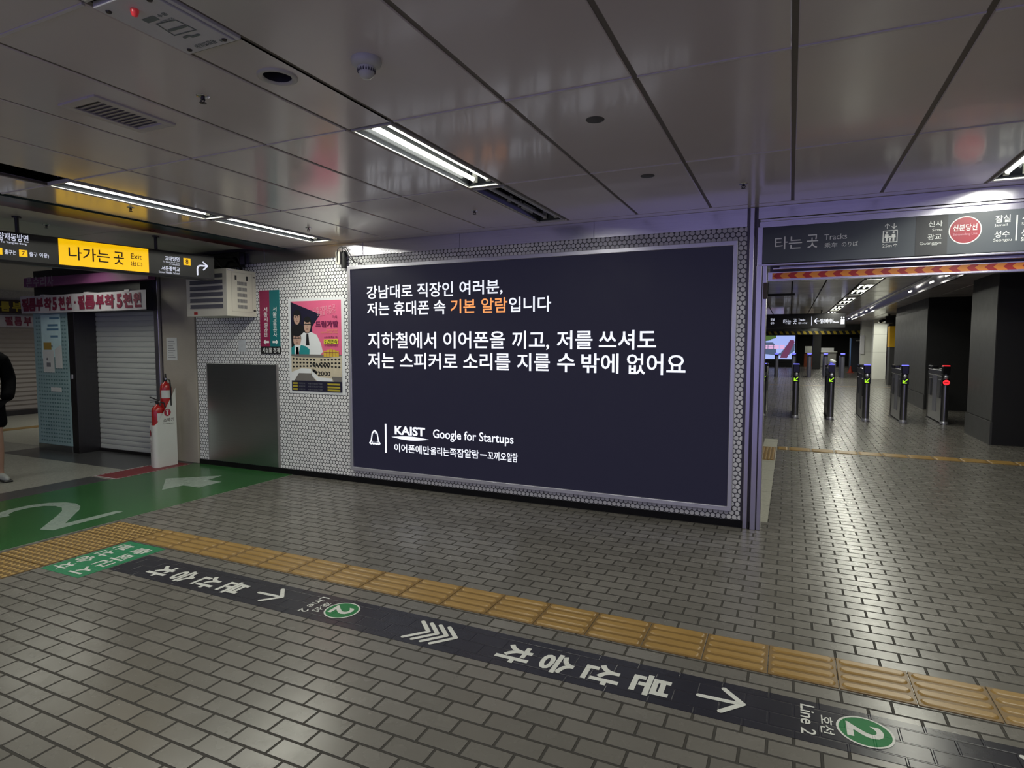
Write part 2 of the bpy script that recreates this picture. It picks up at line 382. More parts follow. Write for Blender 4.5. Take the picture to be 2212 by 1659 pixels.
M['gate_steel'] = brushed_mat('gate_steel', (0.40, 0.40, 0.42), 0.3, 2)
M['gate_dark'] = mat('gate_dark', (0.04, 0.04, 0.05), 0.35)
M['gate_blue_steel'] = mat('gate_blue_steel', (0.17, 0.17, 0.23), 0.35, metal=0.5)
M['led_blue'] = mat('led_blue', (0.1, 0.1, 0.4), 0.3, emit=(0.16, 0.16, 1.0), es=1.2)
M['led_green'] = mat('led_green', (0.2, 0.4, 0.02), 0.3, emit=(0.5, 1.0, 0.02), es=0.9)
M['led_red'] = mat('led_red', (0.4, 0.02, 0.02), 0.3, emit=(1.0, 0.02, 0.03), es=1.5)
M['scr_sky'] = mat('scr_sky', (0.2, 0.2, 0.3), 0.4, emit=(0.42, 0.52, 1.0), es=0.9)
M['scr_dark'] = mat('scr_dark', (0.05, 0.05, 0.08), 0.4, emit=(0.10, 0.14, 0.24), es=0.8)
M['scr_pink'] = mat('scr_pink', (0.3, 0.2, 0.3), 0.4, emit=(0.85, 0.50, 0.80), es=0.9)
M['scr_plum'] = mat('scr_plum', (0.1, 0.05, 0.1), 0.4, emit=(0.16, 0.045, 0.11), es=0.9)
M['scr_green'] = mat('scr_green', (0.1, 0.2, 0.05), 0.4, emit=(0.08, 0.14, 0.04), es=0.9)
M['cone'] = mat('cone', (0.5, 0.06, 0.03), 0.5)
M['skin'] = mat('skin', (0.30, 0.18, 0.13), 0.5)
M['cloth_black'] = mat('cloth_black', (0.003, 0.003, 0.004), 0.95, spec=0.08, nv=0.3, ns=20, bump=0.2)
M['shoe'] = mat('shoe', (0.34, 0.36, 0.35), 0.6)
M['diagram'] = mat('diagram', (0.20, 0.24, 0.245), 0.6)
M['ap_white'] = mat('ap_white', (0.72, 0.72, 0.75), 0.45, nv=0.04)

for k_ in ('board_bg', 'board_white', 'board_orange', 'sign_yellow', 'sign_white', 'led_blue', 'led_green', 'led_red', 'scr_sky', 'scr_dark', 'scr_pink', 'scr_plum', 'scr_green', 'lamp_cove'): M[k_].cycles.emission_sampling = 'NONE'

# ---------------------------------------------------------------- floor
f = MB()
f.add([(-5.33, -4, 0), (8, -4, 0), (8, 56, 0), (-5.33, 56, 0)], [(0, 1, 2, 3)])
struct('floor', f, M['pavers'])
f = MB()
f.add([(-18, -16, 0), (-5.33, -16, 0), (-5.33, 20, 0), (-18, 20, 0)], [(0, 1, 2, 3)])
struct('floor', f, M['terrazzo'])
f = MB().box(-7.40, -7.03, -4, 4.30, 0.0, 0.0012)
f.box(-10.2, -7.44, 4.72, 5.46, 0, 0.0012).box(-7.44, -6.97, 5.02, 5.46, 0, 0.0010)
struct('trim_1', f, M['dark_stone'])
f = MB().add([(-15.2, 5.3, 0.001), (-10.4, 5.3, 0.001), (-10.4, 20, 0.001), (-15.2, 20, 0.001)], [(0, 1, 2, 3)])
struct('floor', f, M['terrazzo_pale'])
f = MB().box(-0.335, -0.138, 5.64, 10.75, 0, 0.0015)
for k in range(9): f.box(-0.335, -0.138, 5.64+0.6*k, 5.645+0.6*k, 0.0015, 0.0017, 1)
struct('trim_2', f, [M['terrazzo_pale'], M['seam']])
f = MB().box(-12.95, -12.65, 4.6, 12, 0.0, 0.006, 1)
tag(f.build('tactile_paving', [M['tactile_base_shaded'], M['tactile']]), 'yellow paving line across the pale floor of the far left corridor', 'tactile paving')

# green wayfinding sticker with a white 2 and an arrow
g = thing('floor_sticker', 'large green floor sticker with white number 2 and arrow', 'floor sticker', (-6.18, 3.9, 0))
MB().prism([(-5.34, 2.5), (-5.34, 5.37), (-7.02, 5.37), (-7.02, 2.2), (-5.6, 2.2), (-5.36, 2.35)], FLOOR, 0.0, 0.002).build('sticker_base', M['path_green'], g)
two = [(-5.653, 2.865), (-5.529, 2.900), (-5.560, 3.50), (-5.645, 3.49), (-5.650, 3.06), (-6.00, 3.375), (-6.125, 3.455), (-6.26, 3.495), (-6.40, 3.48), (-6.53, 3.40), (-6.60, 3.27), (-6.60, 3.10), (-6.54, 2.97), (-6.45, 2.90), (-6.37, 2.88), (-6.35, 2.985), (-6.42, 3.01), (-6.485, 3.09), (-6.495, 3.21), (-6.44, 3.31), (-6.34, 3.355), (-6.22, 3.345), (-6.10, 3.28), (-5.95, 3.15)]
from mathutils.geometry import tessellate_polygon
mb = MB(); mb.add([(x, y, 0.0032) for x, y in two], tessellate_polygon([[Vector((x, y, 0)) for x, y in two]]))
mb.build('number', M['path_white'], g)
mb = MB().poly([(-6.49, 4.59), (-6.02, 4.21), (-6.0, 4.445), (-5.76, 4.45), (-5.77, 4.745), (-5.99, 4.745), (-6.04, 4.975)][::-1], FLOOR, 0.0032)
mb.build('arrow', M['path_white'], g)

# red floor marking under the extinguisher stand
g = thing('floor_marking', 'red floor patch with pale dashed edge under the extinguisher stand', 'floor marking', (-7.19, 4.8, 0))
MB().box(-7.40, -6.985, 4.33, 5.30, 0, 0.003).build('marking_base', M['red_mat'], g)
mb = MB()
for k in range(16):
    y = 4.35+0.06*k
    mb.box(-7.395, -7.375, y, y+0.04, 0.003, 0.0036).box(-7.005, -6.99, y, y+0.04, 0.003, 0.0036)
mb.box(-7.40, -6.985, 4.33, 4.35, 0.003, 0.0036).build('dashed_edge', M['banner_white'], g)

# tactile strips
def tactile_line(x0, x1, y0, w=0.295, pitch=0.3, ph=-0.055):
    mb = MB(); k = math.ceil((x0-ph)/pitch)
    xs = [x0]
    x = ph+k*pitch
    while x < x1: xs.append(x); x += pitch
    xs.append(x1)
    for a, b in zip(xs, xs[1:]):
        if b-a < 0.03: continue
        mb.bbox(a+0.002, b-0.002, y0, y0+w, -0.004, 0.004, 0.002)
        for i in range(4):
            yc = y0+w*(i+0.5)/4; r = 0.024
            if b-a < 0.12: continue
            pts = []
            for j in range(9): pts.append((a+0.012+r-r*math.sin(math.pi*j/8), yc+r*math.cos(math.pi*j/8)))
            for j in range(9): pts.append((b-0.012-r+r*math.sin(math.pi*j/8), yc-r*math.cos(math.pi*j/8)))
            n = len(pts); c = Vector((sum(p[0] for p in pts)/n, yc))
            def ins(p, t): return (p[0]+(-t if p[0] > (a+b)/2 else t), yc+(p[1]-yc)*(1-t/r))
            vs = [(*p, 0.004) for p in pts]+[(*ins(p, 0.004), 0.009) for p in pts]+[(*ins(p, 0.008), 0.0105) for p in pts]
            fs = [(i2+n*l, (i2+1) % n+n*l, (i2+1) % n+n*(l+1), i2+n*(l+1)) for l in (0, 1) for i2 in range(n)]
            fs = [q[::-1] for q in fs]+[tuple(range(2*n, 3*n))[::-1]]
            mb.add(vs, fs[:-1], 1, True); mb.add(vs[2*n:], [tuple(range(n))[::-1]], 1)
    return mb
tag(tactile_line(-4.69, 3.9, 3.008).build('tactile_paving', [M['tactile_base_shaded'], M['tactile']]), 'yellow tactile paving line of ridged bars along the black floor sticker', 'tactile paving')
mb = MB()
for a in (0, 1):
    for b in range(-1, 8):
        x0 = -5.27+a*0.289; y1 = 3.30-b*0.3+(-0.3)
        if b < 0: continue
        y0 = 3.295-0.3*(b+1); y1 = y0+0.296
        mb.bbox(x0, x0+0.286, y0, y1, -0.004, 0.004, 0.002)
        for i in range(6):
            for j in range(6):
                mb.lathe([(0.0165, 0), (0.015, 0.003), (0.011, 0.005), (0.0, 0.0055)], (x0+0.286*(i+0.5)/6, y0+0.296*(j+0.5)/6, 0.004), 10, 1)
tag(mb.build('tactile_paving', [mat('tactile_dot_shaded', (0.125, 0.07, 0.016), 0.45), mat('tactile_dot', (0.36, 0.23, 0.07), 0.3)]), 'yellow tactile paving of raised dots beside the green floor sticker', 'tactile paving')  # base darkened and dots lightened to paint in the relief shading
mb = tactile_line(-0.135, 5.8, 9.70, 0.26, 0.3, 0.02)
tag(mb.build('tactile_paving', [M['tactile_base_shaded'], M['tactile']]), 'yellow tactile paving line crossing the floor before the ticket gates', 'tactile paving')
mb = MB().bbox(-0.335, -0.150, 8.75, 9.90, -0.003, 0.004, 0.002)
for k in range(4): mb.bbox(-0.325+0.045*k, -0.302+0.045*k, 8.77, 9.88, 0.004, 0.009, 0.002, 1)
tag(mb.build('tactile_paving', [M['tactile_base_shaded'], M['tactile']]), 'short yellow tactile paving block with ridges against the steel door jamb', 'tactile paving')
mb = MB().box(-1.6, 4.6, 25.5, 25.62, -0.003, 0.0015, 1)
tag(mb.build('tactile_paving', [M['tactile_base_shaded'], M['tactile']]), 'thin yellow floor line far behind the first row of ticket gates', 'floor line')

# black queue sticker with white writing
g = thing('floor_sticker', 'long black floor sticker with white Korean writing, arrows and green circles', 'floor sticker', (-1.5, 2.69, 0))
MB().box(-4.235, 2.6, 2.545, 2.845, 0, 0.0015).build('sticker_base', M['black_vinyl'], g)
wt = MB(); Z = 0.0028
GL = [('차', -1.298, -1.122), ('승', -1.070, -0.900), ('산', -0.849, -0.672), ('분', -0.620, -0.448)]
for sh in (0.0, -2.645, 2.66):
    for ch, x0, x1 in GL: 
        if x1+sh < 2.5: wt.text(ch, (-2.762, x0+sh, -2.588, x1+sh), FTXT, Z, 0, 0.034)
    s2 = sh if sh < 0 else sh
    for q, p in enumerate(([(-0.324, 2.690), (-0.146, 2.696)], [(-0.226, 2.785), (-0.142, 2.697), (-0.226, 2.604)])):
        wt.stroke([(x+s2, y) for x, y in p], 0.025, FLOOR, Z+0.0006*q)
    wt.text('Line 2', (-2.808, 0.082+s2, -2.592, 0.138+s2), FTXT, Z, 0, 0.01)
    wt.text('호선', (-2.755, 0.155+s2, -2.628, 0.205+s2), FTXT, Z, 0, 0.012)
    cx = 0.316+s2
    if sh > 1: continue
    MB().ell(cx, 2.705, 0.094, 0.094, FLOOR, Z).build('line_circle', M['green_dot'], g); wt.ring(cx, 2.705, 0.103, 0.094, FLOOR, Z)
    wt.text('2', (-2.752, cx-0.066, -2.655, cx+0.066), FTXT, Z+0.0008, 0, 0.02)
for sh in (0.0, 2.66):
    for k in range(4):
        x = -1.731+0.0565*k+sh
        wt.stroke([(x-0.09, 2.782), (x, 2.694), (x-0.092, 2.588)], 0.024, FLOOR, Z)
wt.build('lettering', M['white_vinyl'], g)

# green queue sticker
g = thing('floor_sticker', 'green floor sticker with two lines of white Korean beside yellow dots', 'floor sticker', (-4.46, 2.67, 0))
MB().box(-4.675, -4.25, 2.362, 2.985, 0, 0.0016).build('sticker_base', M['green_vinyl'], g)
mb = MB()
for i, ch in enumerate('출퇴근시'): mb.text(ch, (-2.935+0.138*i, -4.435, -2.815+0.138*i, -4.300), FTXT, 0.0026, 0, 0.02)
for i, ch in enumerate('분산승차'): mb.text(ch, (-2.935+0.138*i, -4.640, -2.815+0.138*i, -4.510), FTXT, 0.0026, 0, 0.02)
mb.build('lettering', M['white_vinyl'], g)

# ---------------------------------------------------------------- ceiling
def panels(mb, xs, ys, z, gx=0.011, gy=0.0035, mi=0):
    for x0, x1 in xs:
        for y0, y1 in ys:
            a, b, c, d = x0+gx, x1-gx, y0+gy, y1-gy
            if b-a < 0.02 or d-c < 0.02: continue
            e = 0.004; J = [random.uniform(-0.0009, 0.0009) for _ in range(4)]
            P = [(a+e, c+e, z+J[0]), (b-e, c+e, z+J[1]), (b-e, d-e, z+J[2]), (a+e, d-e, z+J[3])]
            Q = [(a, c, z+e), (b, c, z+e), (b, d, z+e), (a, d, z+e)]
            T = [(x, y, z+0.03) for x, y, _ in Q]
            mb.add(P+Q+T, [(3, 2, 1, 0)]+[(i, (i+1) % 4, (i+1) % 4+4, i+4) for i in range(4)]+[(i+4, (i+1) % 4+4, (i+1) % 4+8, i+8) for i in range(4)], mi)
def spans(v): return list(zip(v, v[1:]))
YS = [-4.0, -2.62, -1.32, -0.02, 1.285, 2.575, 3.872, 5.245]
XS_A = [-5.36, -4.80]; NB = (-4.80, -4.47); NA = (-2.125, -1.845); NC = (1.195, 1.465)
ce = MB()
wide = spans([-5.36, -4.80])+spans([-4.47, -3.90, -3.30, -2.70, -2.125])+spans([-1.845, -1.225, -0.622, -0.015, 0.578, 1.195])+spans([1.465, 2.06, 2.66, 3.26, 3.86, 4.46, 5.06, 5.66, 6.26])
panels(ce, wide, spans(YS), CZ)
panels(ce, [NB], [(-4, -2.62), (-1.32, -0.02), (5.18, 5.245)], CZ)
panels(ce, [NA], [(-4, -2.62), (-1.32, -0.02), (5.21, 5.245)], CZ)
q_ = [(NA[0]+0.011, 1.669), (NA[1]-0.011, 1.669), (NA[1]-0.011, 2.571), (NA[0]+0.011, 2.571)]
hc = [(-1.972+0.07*math.cos(2*math.pi*(i-12)/32), 1.953+0.07*math.sin(2*math.pi*(i-12)/32)) for i in range(32)]
tp = tessellate_polygon([[Vector((x, y, 0)) for x, y in q_], [Vector((x, y, 0)) for x, y in hc[::-1]]])
ce.add([(x, y, CZ) for x, y in q_]+[(x, y, CZ) for x, y in hc[::-1]], tp)
panels(ce, [NC], [(-2.62, -1.32), (1.285, 2.575), (5.18, 5.245)], CZ)
ce.box(-5.36, 6.26, 5.25, WY, CZ, CZ+0.03)
struct('ceiling', ce, M['ceil'])
struct('ceiling', MB().box(-5.36, 6.26, -4, WY, CZ+0.16, CZ+0.19).box(-5.37, -5.355, -4, WY, CZ+0.02, CZ+0.16), M['seam'])
# recessed joint strips between the panel rows, seen through the gaps
js = MB()
for x in (-3.90, -3.30, -2.70, -1.225, -0.622, -0.015, 0.578, 2.06, 2.66, 3.26, 3.86): js.box(x-0.012, x+0.012, -4, 5.25, CZ+0.006, CZ+0.02)
for x in (-2.125, -1.845, -4.80, -4.47, 1.195, 1.465): js.box(x-0.0095, x+0.0095, -4, 5.25, CZ+0.006, CZ+0.02)
for y in YS[1:-1]:
    for a, b in wide: js.box(a+0.012, b-0.012, y-0.006, y+0.006, CZ-0.004, CZ+0.014, 1)
struct('trim_3', js, [M['joint'], M['ridge']])
# strip of two colours where the ceiling of the passage ends
struct('trim_4', MB().box(-5.56, -5.365, -4, WY, CZ-0.012, CZ+0.05, 0).box(-5.75, -5.56, -4, WY, CZ-0.012, CZ+0.05, 1), [mat('strip_teal', (0.012, 0.035, 0.035), 0.3), mat('strip_red', (0.07, 0.012, 0.014), 0.3)])
ce = MB()
panels(ce, spans([-10.55-0.6*k for k in range(8, -1, -1)]+[-9.95+0.6*k for k in range(7)]+[-5.755]), spans([-16.92+1.3*k for k in range(18)]), CZ, 0.002, 0.002)
struct('ceiling', ce, M['ceil_pale'])
struct('ceiling', MB().box(-15.4, -5.76, -16, 14, CZ+0.04, CZ+0.06), M['ceil_pale'])
# ticket hall ceiling
ce = MB()
HX = spans([-6.0+0.6*k for k in range(11)]+[0.54, 1.12])+spans([1.42, 2.0])+spans([2.45, 3.05, 3.65, 4.25, 4.85, 5.45, 6.05])
panels(ce, HX, spans([5.70+1.3*k for k in range(39)]), CZ)
HALL_Y = [(6.0, 8.58), (9.50, 12.08), (13.0, 15.58), (16.5, 19.08), (20.0, 22.58), (23.5, 26.08)]
ny = [5.70]+[v for p in HALL_Y for v in p]+[54.0]
panels(ce, [(1.12, 1.42)], [(ny[i], ny[i+1]) for i in range(0, len(ny), 2)], CZ)
struct('ceiling', ce, M['ceil'])
struct('ceiling', MB().box(-6, 6.1, WY+0.25, 56, CZ+0.16, CZ+0.2), M['seam'])

# ---------------------------------------------------------------- recessed fluorescent lights
def make_light(lit, L=1.275, label='', W2=0.125):
    t = thing('ceiling_light', label, 'ceiling light', (0, 0, CZ), 'recessed twin-tube ceiling lights')
    h = MB(); l = L/2
    z1 = CZ+0.10; z0 = CZ-0.002
    # sloping inner sides, top and ends (open below)
    a, b = W2-0.012, W2-0.045
    h.add([(-a, -l+.012, z0), (a, -l+.012, z0), (a, l-.012, z0), (-a, l-.012, z0), (-b, -l+.05, z1), (b, -l+.05, z1), (b, l-.05, z1), (-b, l-.05, z1)],
          [(4, 5, 6, 7), (0, 4, 7, 3), (1, 2, 6, 5), (0, 1, 5, 4), (3, 7, 6, 2)])
    h.build('reflector', M['reflector'], t)
    fr = MB()
    for x0, x1, y0, y1 in ((-W2, -a, -l, l), (a, W2, -l, l), (-a, a, -l, -l+.014), (-a, a, l-.014, l)):
        fr.bbox(x0, x1, y0, y1, CZ-0.007, CZ+0.02, 0.002)
    fr.build('frame', M['fix_white'], t)
    for s in (-1, 1):
        x = s*0.052
        tb_ = MB().cyl((x, -l+0.075, CZ+0.034), (x, l-0.075, CZ+0.034), 0.0150, 10, cap=True)
        tb = tb_.build('tube', M['tube_lit'] if lit else M['tube_off'], t)
        if lit:
            ld = bpy.data.lights.get('tube_light')
            if not ld:
                ld = bpy.data.lights.new('tube_light', 'AREA'); ld.shape = 'RECTANGLE'; ld.size = 0.028; ld.size_y = L-0.16; ld.energy = LAMP_W; ld.color = (1.0, 1.0, 0.86)
            lo = bpy.data.objects.new('tube_light', ld); COL.objects.link(lo); lo.parent = t.ob; lo.location = (x, 0, 0.0185)
        for e in (-1, 1):
            sk = MB().cyl((x, e*(l-0.075), CZ+0.034), (x, e*(l-0.055), CZ+0.034), 0.017, 10)
            sk.bbox(x-0.016, x+0.016, e*(l-0.045)-0.012, e*(l-0.045)+0.012, CZ+0.016, CZ+0.095, 0.003)
            sk.build('socket', M['fix_white'], tb)
    bl = MB().bbox(-0.028, 0.028, -l+.12, l-.12, CZ+0.066, CZ+0.0985, 0.004)
    bl.build('ballast_cover', M['fix_white'] if lit else M['steel_dark'], t)
    if not lit:
        q = MB(); fr = Frame((-0.094, 0, CZ+0.05), (0, 1, 0), (0.55, 0, 0.83), (0.83, 0, -0.55))
        q.rect(-0.1, -0.03, -0.04, 0.03, fr, 0.004); q.rect(0.1, -0.03, 0.13, 0.03, fr, 0.004); q.rect(0.17, -0.03, 0.42, 0.03, fr, 0.004)
        q.build('label', M['paper'], t)
    return t.ob
xa, xb, xc, xh = -1.985, -4.635, 1.33, 1.27
lit = make_light(True, label='lit twin-tube ceiling light in front of the billboard'); lit.location = (xa, 3.222, CZ)
off = make_light(False, label='unlit ceiling light with bare tubes touching the wall above the billboard'); off.location = (xa, 4.552, CZ)
copy_tree(lit, (xa, 0.642, CZ), 'lit ceiling light whose end shows beside the white emergency panel')
copy_tree(lit, (xb, 3.205, CZ), 'lit ceiling light above the yellow exit sign')
copy_tree(lit, (xb, 4.530, CZ), 'lit ceiling light above the white louvred box and the posters')
copy_tree(lit, (xc, 4.528, CZ), 'lit ceiling light at the right edge above the grey tracks sign')
for x, y in ((xc, 3.225), (xc, 0.64), (xb, 0.64), (xa, -1.97), (xb, -1.97), (-8.6, 1.5), (-8.6, -0.6), (-8.6, -2.5)):  # unseen lamps added for light; those far left brighten the shop
    copy_tree(lit, (x, y, CZ-0.125*(x < -6)), 'added unseen twin-tube ceiling light behind or beside the viewpoint')
nm = ['hidden above the steel header', 'nearest beyond the chevron bar', 'second beyond the chevron bar', 'third beyond the chevron bar', 'fourth beyond the chevron bar, above the far hanging sign', 'farthest, behind the far hanging sign']
for (a, b), s in zip(HALL_Y, nm):
    copy_tree(lit, (xh, a+0.645, CZ), 'lit hall ceiling light %s, near half' % s)
    copy_tree(lit, (xh, a+1.935, CZ), 'lit hall ceiling light %s, far half' % s)
for y in (28.0, 29.4, 30.6, 33.4, 36.6, 41.0, 44.0, 46.6): copy_tree(lit, (xh+0.9*(y > 40), y, CZ-0.125), 'unseen ceiling light added behind the far hanging signs to brighten the hall')  # added lamps out of sight, brightening the far hall and its bar
copy_tree(lit, (-8.25, 4.25, CZ-0.125), 'unseen ceiling light added behind the hanging exit sign to brighten the shop')  # added lamp out of sight, throws light on the shop shutter
copy_tree(lit, (3.6, 30.45, CZ-0.125), 'added ceiling light just before the white columns to brighten them')  # extra lamp put in to brighten the column fronts
for y in (7.6, 9.4): copy_tree(lit, (-12.4, y, CZ-0.125), 'lit ceiling light of the corridor behind the shuttered shop')

dim = bpy.data.lights['tube_light'].copy(); dim.name = 'tube_light_dim'; dim.energy = 4.6     # weaker light for the added lamps of the shop passage
for o in bpy.data.objects:
    if o.type == 'LIGHT' and o.parent and -10 < o.parent.location.x < -6: o.data = dim

# cove light: steel trough with short lamps on the hall ceiling
t = thing('cove_light', 'long steel ceiling trough with spaced lamps above the ticket gates', 'ceiling light', (2.22, 15, CZ))
MB().add([(2.0, 6, CZ), (2.0, 40, CZ), (2.06, 40, CZ+.12), (2.06, 6, CZ+.12), (2.36, 40, CZ+.12), (2.36, 6, CZ+.12), (2.45, 40, CZ), (2.45, 6, CZ)], [(0, 1, 2, 3), (3, 2, 4, 5), (5, 4, 6, 7)]).build('trough', M['steel'], t)
MB().bbox(1.98, 2.02, 6, 40, CZ-0.03, CZ+.01, .004).bbox(2.42, 2.47, 6, 40, CZ-0.03, CZ+.01, .004).build('edge_rail', M['steel'], t)
for y in (9.6, 12.0, 13.25, 15.4, 23.6, 26.8, 29.0, 30.4):
    if y > 20:  # added area lights and the extra far lamps brighten the white columns
     ld = bpy.data.lights.get('cove_fill_light') or bpy.data.lights.new('cove_fill_light', 'AREA'); ld.shape = 'RECTANGLE'; ld.size = 0.03; ld.size_y = 0.26; ld.energy = 14.0; ld.color = (1.0, 0.98, 0.86)
     lo = bpy.data.objects.new('cove_fill_light', ld); COL.objects.link(lo); lo.parent = t.ob; lo.location = (0.08, y-15, 0.003)
    MB().cyl((2.3, y-0.13, CZ+.02), (2.3, y+.13, CZ+.02), 0.016, 8).build('lamp', M['lamp_cove'], t)

# ---------------------------------------------------------------- ceiling fittings
# white emergency unit panel
t = thing('emergency_panel', 'white ceiling panel with red lamp and printed diagram', 'ceiling panel', (-1.985, 1.475, CZ))
MB().bbox(-2.112, -1.87, 1.300, 1.650, CZ-0.012, CZ+0.01, 0.003).build('cover_plate', M['ap_white'], t)
MB().bbox(-1.866, -1.848, 1.295, 1.655, CZ-0.006, CZ+0.02, 0.002).bbox(-2.118, -1.848, 1.652, 1.66, CZ-0.006, CZ+.02, .002).build('frame', M['ap_white'], t)
F = Frame((0, 0, CZ-0.0125), (1, 0, 0), (0, 1, 0), (0, 0, -1))
d = MB()
d.rect(-2.035, 1.412, -1.975, 1.437, F, 0.0006)
d.text('수동', (-1.965, 1.413, -1.92, 1.43), F, 0.0006, 0, 0.02); d.text('누르시오', (-1.990, 1.443, -1.925, 1.457), F, 0.0006, 0, 0.02)
d.stroke([(-2.015, 1.452), (-1.93, 1.462), (-1.925, 1.535), (-2.03, 1.53)], 0.005, F, 0.0006, 0, True)
d.stroke([(-2.012, 1.50), (-1.938, 1.502)], 0.014, F, 0.0006)
d.stroke([(-2.01, 1.555), (-1.985, 1.552), (-1.98, 1.562), (-1.945, 1.562)], 0.012, F, 0.0006)
d.text('비상조명등', (-2.035, 1.606, -1.93, 1.632), F, 0.0006, 0, 0.02); d.rect(-1.915, 1.618, -1.905, 1.632, F, 0.0006)
d.build('diagram', M['diagram'], t)
MB().lathe([(0.0, -0.024), (0.009, -0.020), (0.013, -0.008), (0.013, 0)], (-1.996, 1.363, CZ-0.012), 14).build('red_lamp', mat('lamp_red', (0.5, 0.03, 0.04), 0.3, emit=(1, 0.08, 0.1), es=0.10), t)
sc = MB()
for x, y in ((-2.085, 1.335), (-1.895, 1.345), (-2.075, 1.625), (-1.892, 1.625)): sc.lathe([(0, -0.007), (0.008, -0.005), (0.010, 0)], (x, y, CZ-0.012), 10)
sc.build('screw', M['steel_dark'], t)

t = thing('ceiling_speaker', 'round recessed ceiling downlight with white rim, unlit', 'ceiling fitting', (-1.972, 1.953, CZ))
MB().lathe([(0.082, 0.004), (0.080, -0.006), (0.066, -0.010), (0.058, -0.004), (0.056, 0.0)], (-1.972, 1.953, CZ), 36).build('rim', M['fix_white'], t)
MB().lathe([(0.057, -0.002), (0.054, 0.03), (0.044, 0.10), (0.0, 0.105)], (-1.972, 1.953, CZ), 32).build('recess', mat('recess', (0.10, 0.10, 0.13), 0.25, metal=0.6), t)
t = thing('smoke_detector', 'white dome smoke detector on the ceiling', 'smoke detector', (-1.540, 1.985, CZ))
c = (-1.540, 1.985, CZ)
MB().lathe([(0.0, -0.032), (0.040, -0.032), (0.055, -0.022), (0.060, -0.010), (0.058, 0.004)], c, 32).build('base', M['white_paint'], t)
MB().lathe([(0.0, -0.075), (0.016, -0.072), (0.027, -0.062), (0.031, -0.05), (0.036, -0.034), (0.036, -0.03)], c, 28).build('dome', M['white_paint'], t)
mb = MB()
for k in range(20):
    a = 2*math.pi*k/20; mb.box(c[0]+0.0325*math.cos(a)-0.002, c[0]+0.0325*math.cos(a)+0.002, c[1]+0.0325*math.sin(a)-0.002, c[1]+0.0325*math.sin(a)+0.002, CZ-0.05, CZ-0.034)
mb.build('vent_ring', M['ac_slot'], t)

def make_sprinkler(label):
    t = thing('sprinkler', label, 'sprinkler', (0, 0, CZ), 'ceiling sprinklers')
    MB().lathe([(0.036, 0.002), (0.034, -0.004), (0.018, -0.009), (0.0, -0.009)], (0, 0, CZ), 20).build('escutcheon', M['steel'], t)
    b = MB().lathe([(0.009, -0.008), (0.012, -0.016), (0.009, -0.024), (0.0, -0.024)], (0, 0, CZ), 12)
    for s in (-1, 1): b.tube([(s*0.010, 0, CZ-0.014), (s*0.016, 0, CZ-0.028), (s*0.003, 0, CZ-0.042)], 0.003, 6)
    b.build('body', M['steel_dark'], t)
    MB().lathe([(0.0, -0.046), (0.017, -0.045), (0.019, -0.042), (0.0, -0.040)], (0, 0, CZ), 14).build('deflector', M['steel_dark'], t)
    t.ob.scale = (0.8, 0.8, 0.72)
    return t.ob
s0 = make_sprinkler('ceiling sprinkler near the vent grille and the emergency panel'); s0.location = (-2.43, 1.962, CZ)
for x, y, lab in ((-0.326, 4.558, 'ceiling sprinkler just left of the grey tracks sign'), (-2.426, 4.533, 'ceiling sprinkler beside the unlit light above the billboard'), (-4.927, 3.266, 'pale ceiling sprinkler beside the lit light over the exit sign'), (-4.229, 4.532, 'ceiling sprinkler right of the lit light above the posters'), (-6.35, 3.40, 'ceiling sprinkler directly above the hanging exit sign')):
    copy_tree(s0, (x, y, CZ), lab)
for x, y, lab in ((-0.911, 2.970, 'round grey ceiling cover, the larger of two, nearer the viewer'), (-0.889, 4.080, 'round grey ceiling cover near the billboard wall')):
    tag(MB().lathe([(0.0, -0.003), (0.044, -0.003), (0.048, 0.002)], (x, y, CZ), 28).build('ceiling_cover', mat('cover', (0.10, 0.10, 0.10), 0.6)), lab, 'ceiling cover', 'round ceiling covers')
t = thing('ceiling_vent', 'rectangular ceiling vent grille with dark slats', 'vent', (-2.99, 1.945, CZ))
fr = MB()
for x0, x1, y0, y1 in ((-3.125, -3.085, 1.745, 2.145), (-2.90, -2.855, 1.745, 2.145), (-3.085, -2.90, 1.745, 1.79), (-3.085, -2.90, 2.10, 2.145)): fr.bbox(x0, x1, y0, y1, CZ-0.010, CZ+0.004, 0.003)
fr.build('frame', mat('vent_frame', (0.6, 0.57, 0.58), 0.35), t)
MB().box(-3.09, -2.895, 1.785, 2.105, CZ+0.0005, CZ+0.002).build('backing', M['black'], t)
sl = MB()
for k in range(11):
    y = 1.803+0.0275*k; sl.add([(-3.087, y, CZ-0.006), (-2.898, y, CZ-0.006), (-2.898, y+0.016, CZ+0.0), (-3.087, y+0.016, CZ+0.0)], [(0, 1, 2, 3)])
sl.build('slat', mat('vent_slat', (0.03, 0.03, 0.045), 0.5), t)

# ---------------------------------------------------------------- the tiled wall
struct('wall_back', MB().box(-6.93, -0.345, WY, WY+0.24, 0.06, 2.512), M['mosaic'])
struct('baseboard_back', MB().box(-6.93, -0.27, WY-0.012, WY+0.24, 0, 0.062), M['skirting'])
fa = MB()
for a, b in spans([-6.93, -5.70, -4.45, -3.05, -1.65, -0.345]): fa.bbox(a+0.001, b-0.001, WY-0.014, WY+0.24, 2.512, CZ, 0.002)
struct('trim_5', fa, M['steel'])
struct('wall_left', MB().bbox(-7.565, -6.94, WY-0.02, WY+0.24, 0, CZ+0.03, 0.01), M['concrete'])
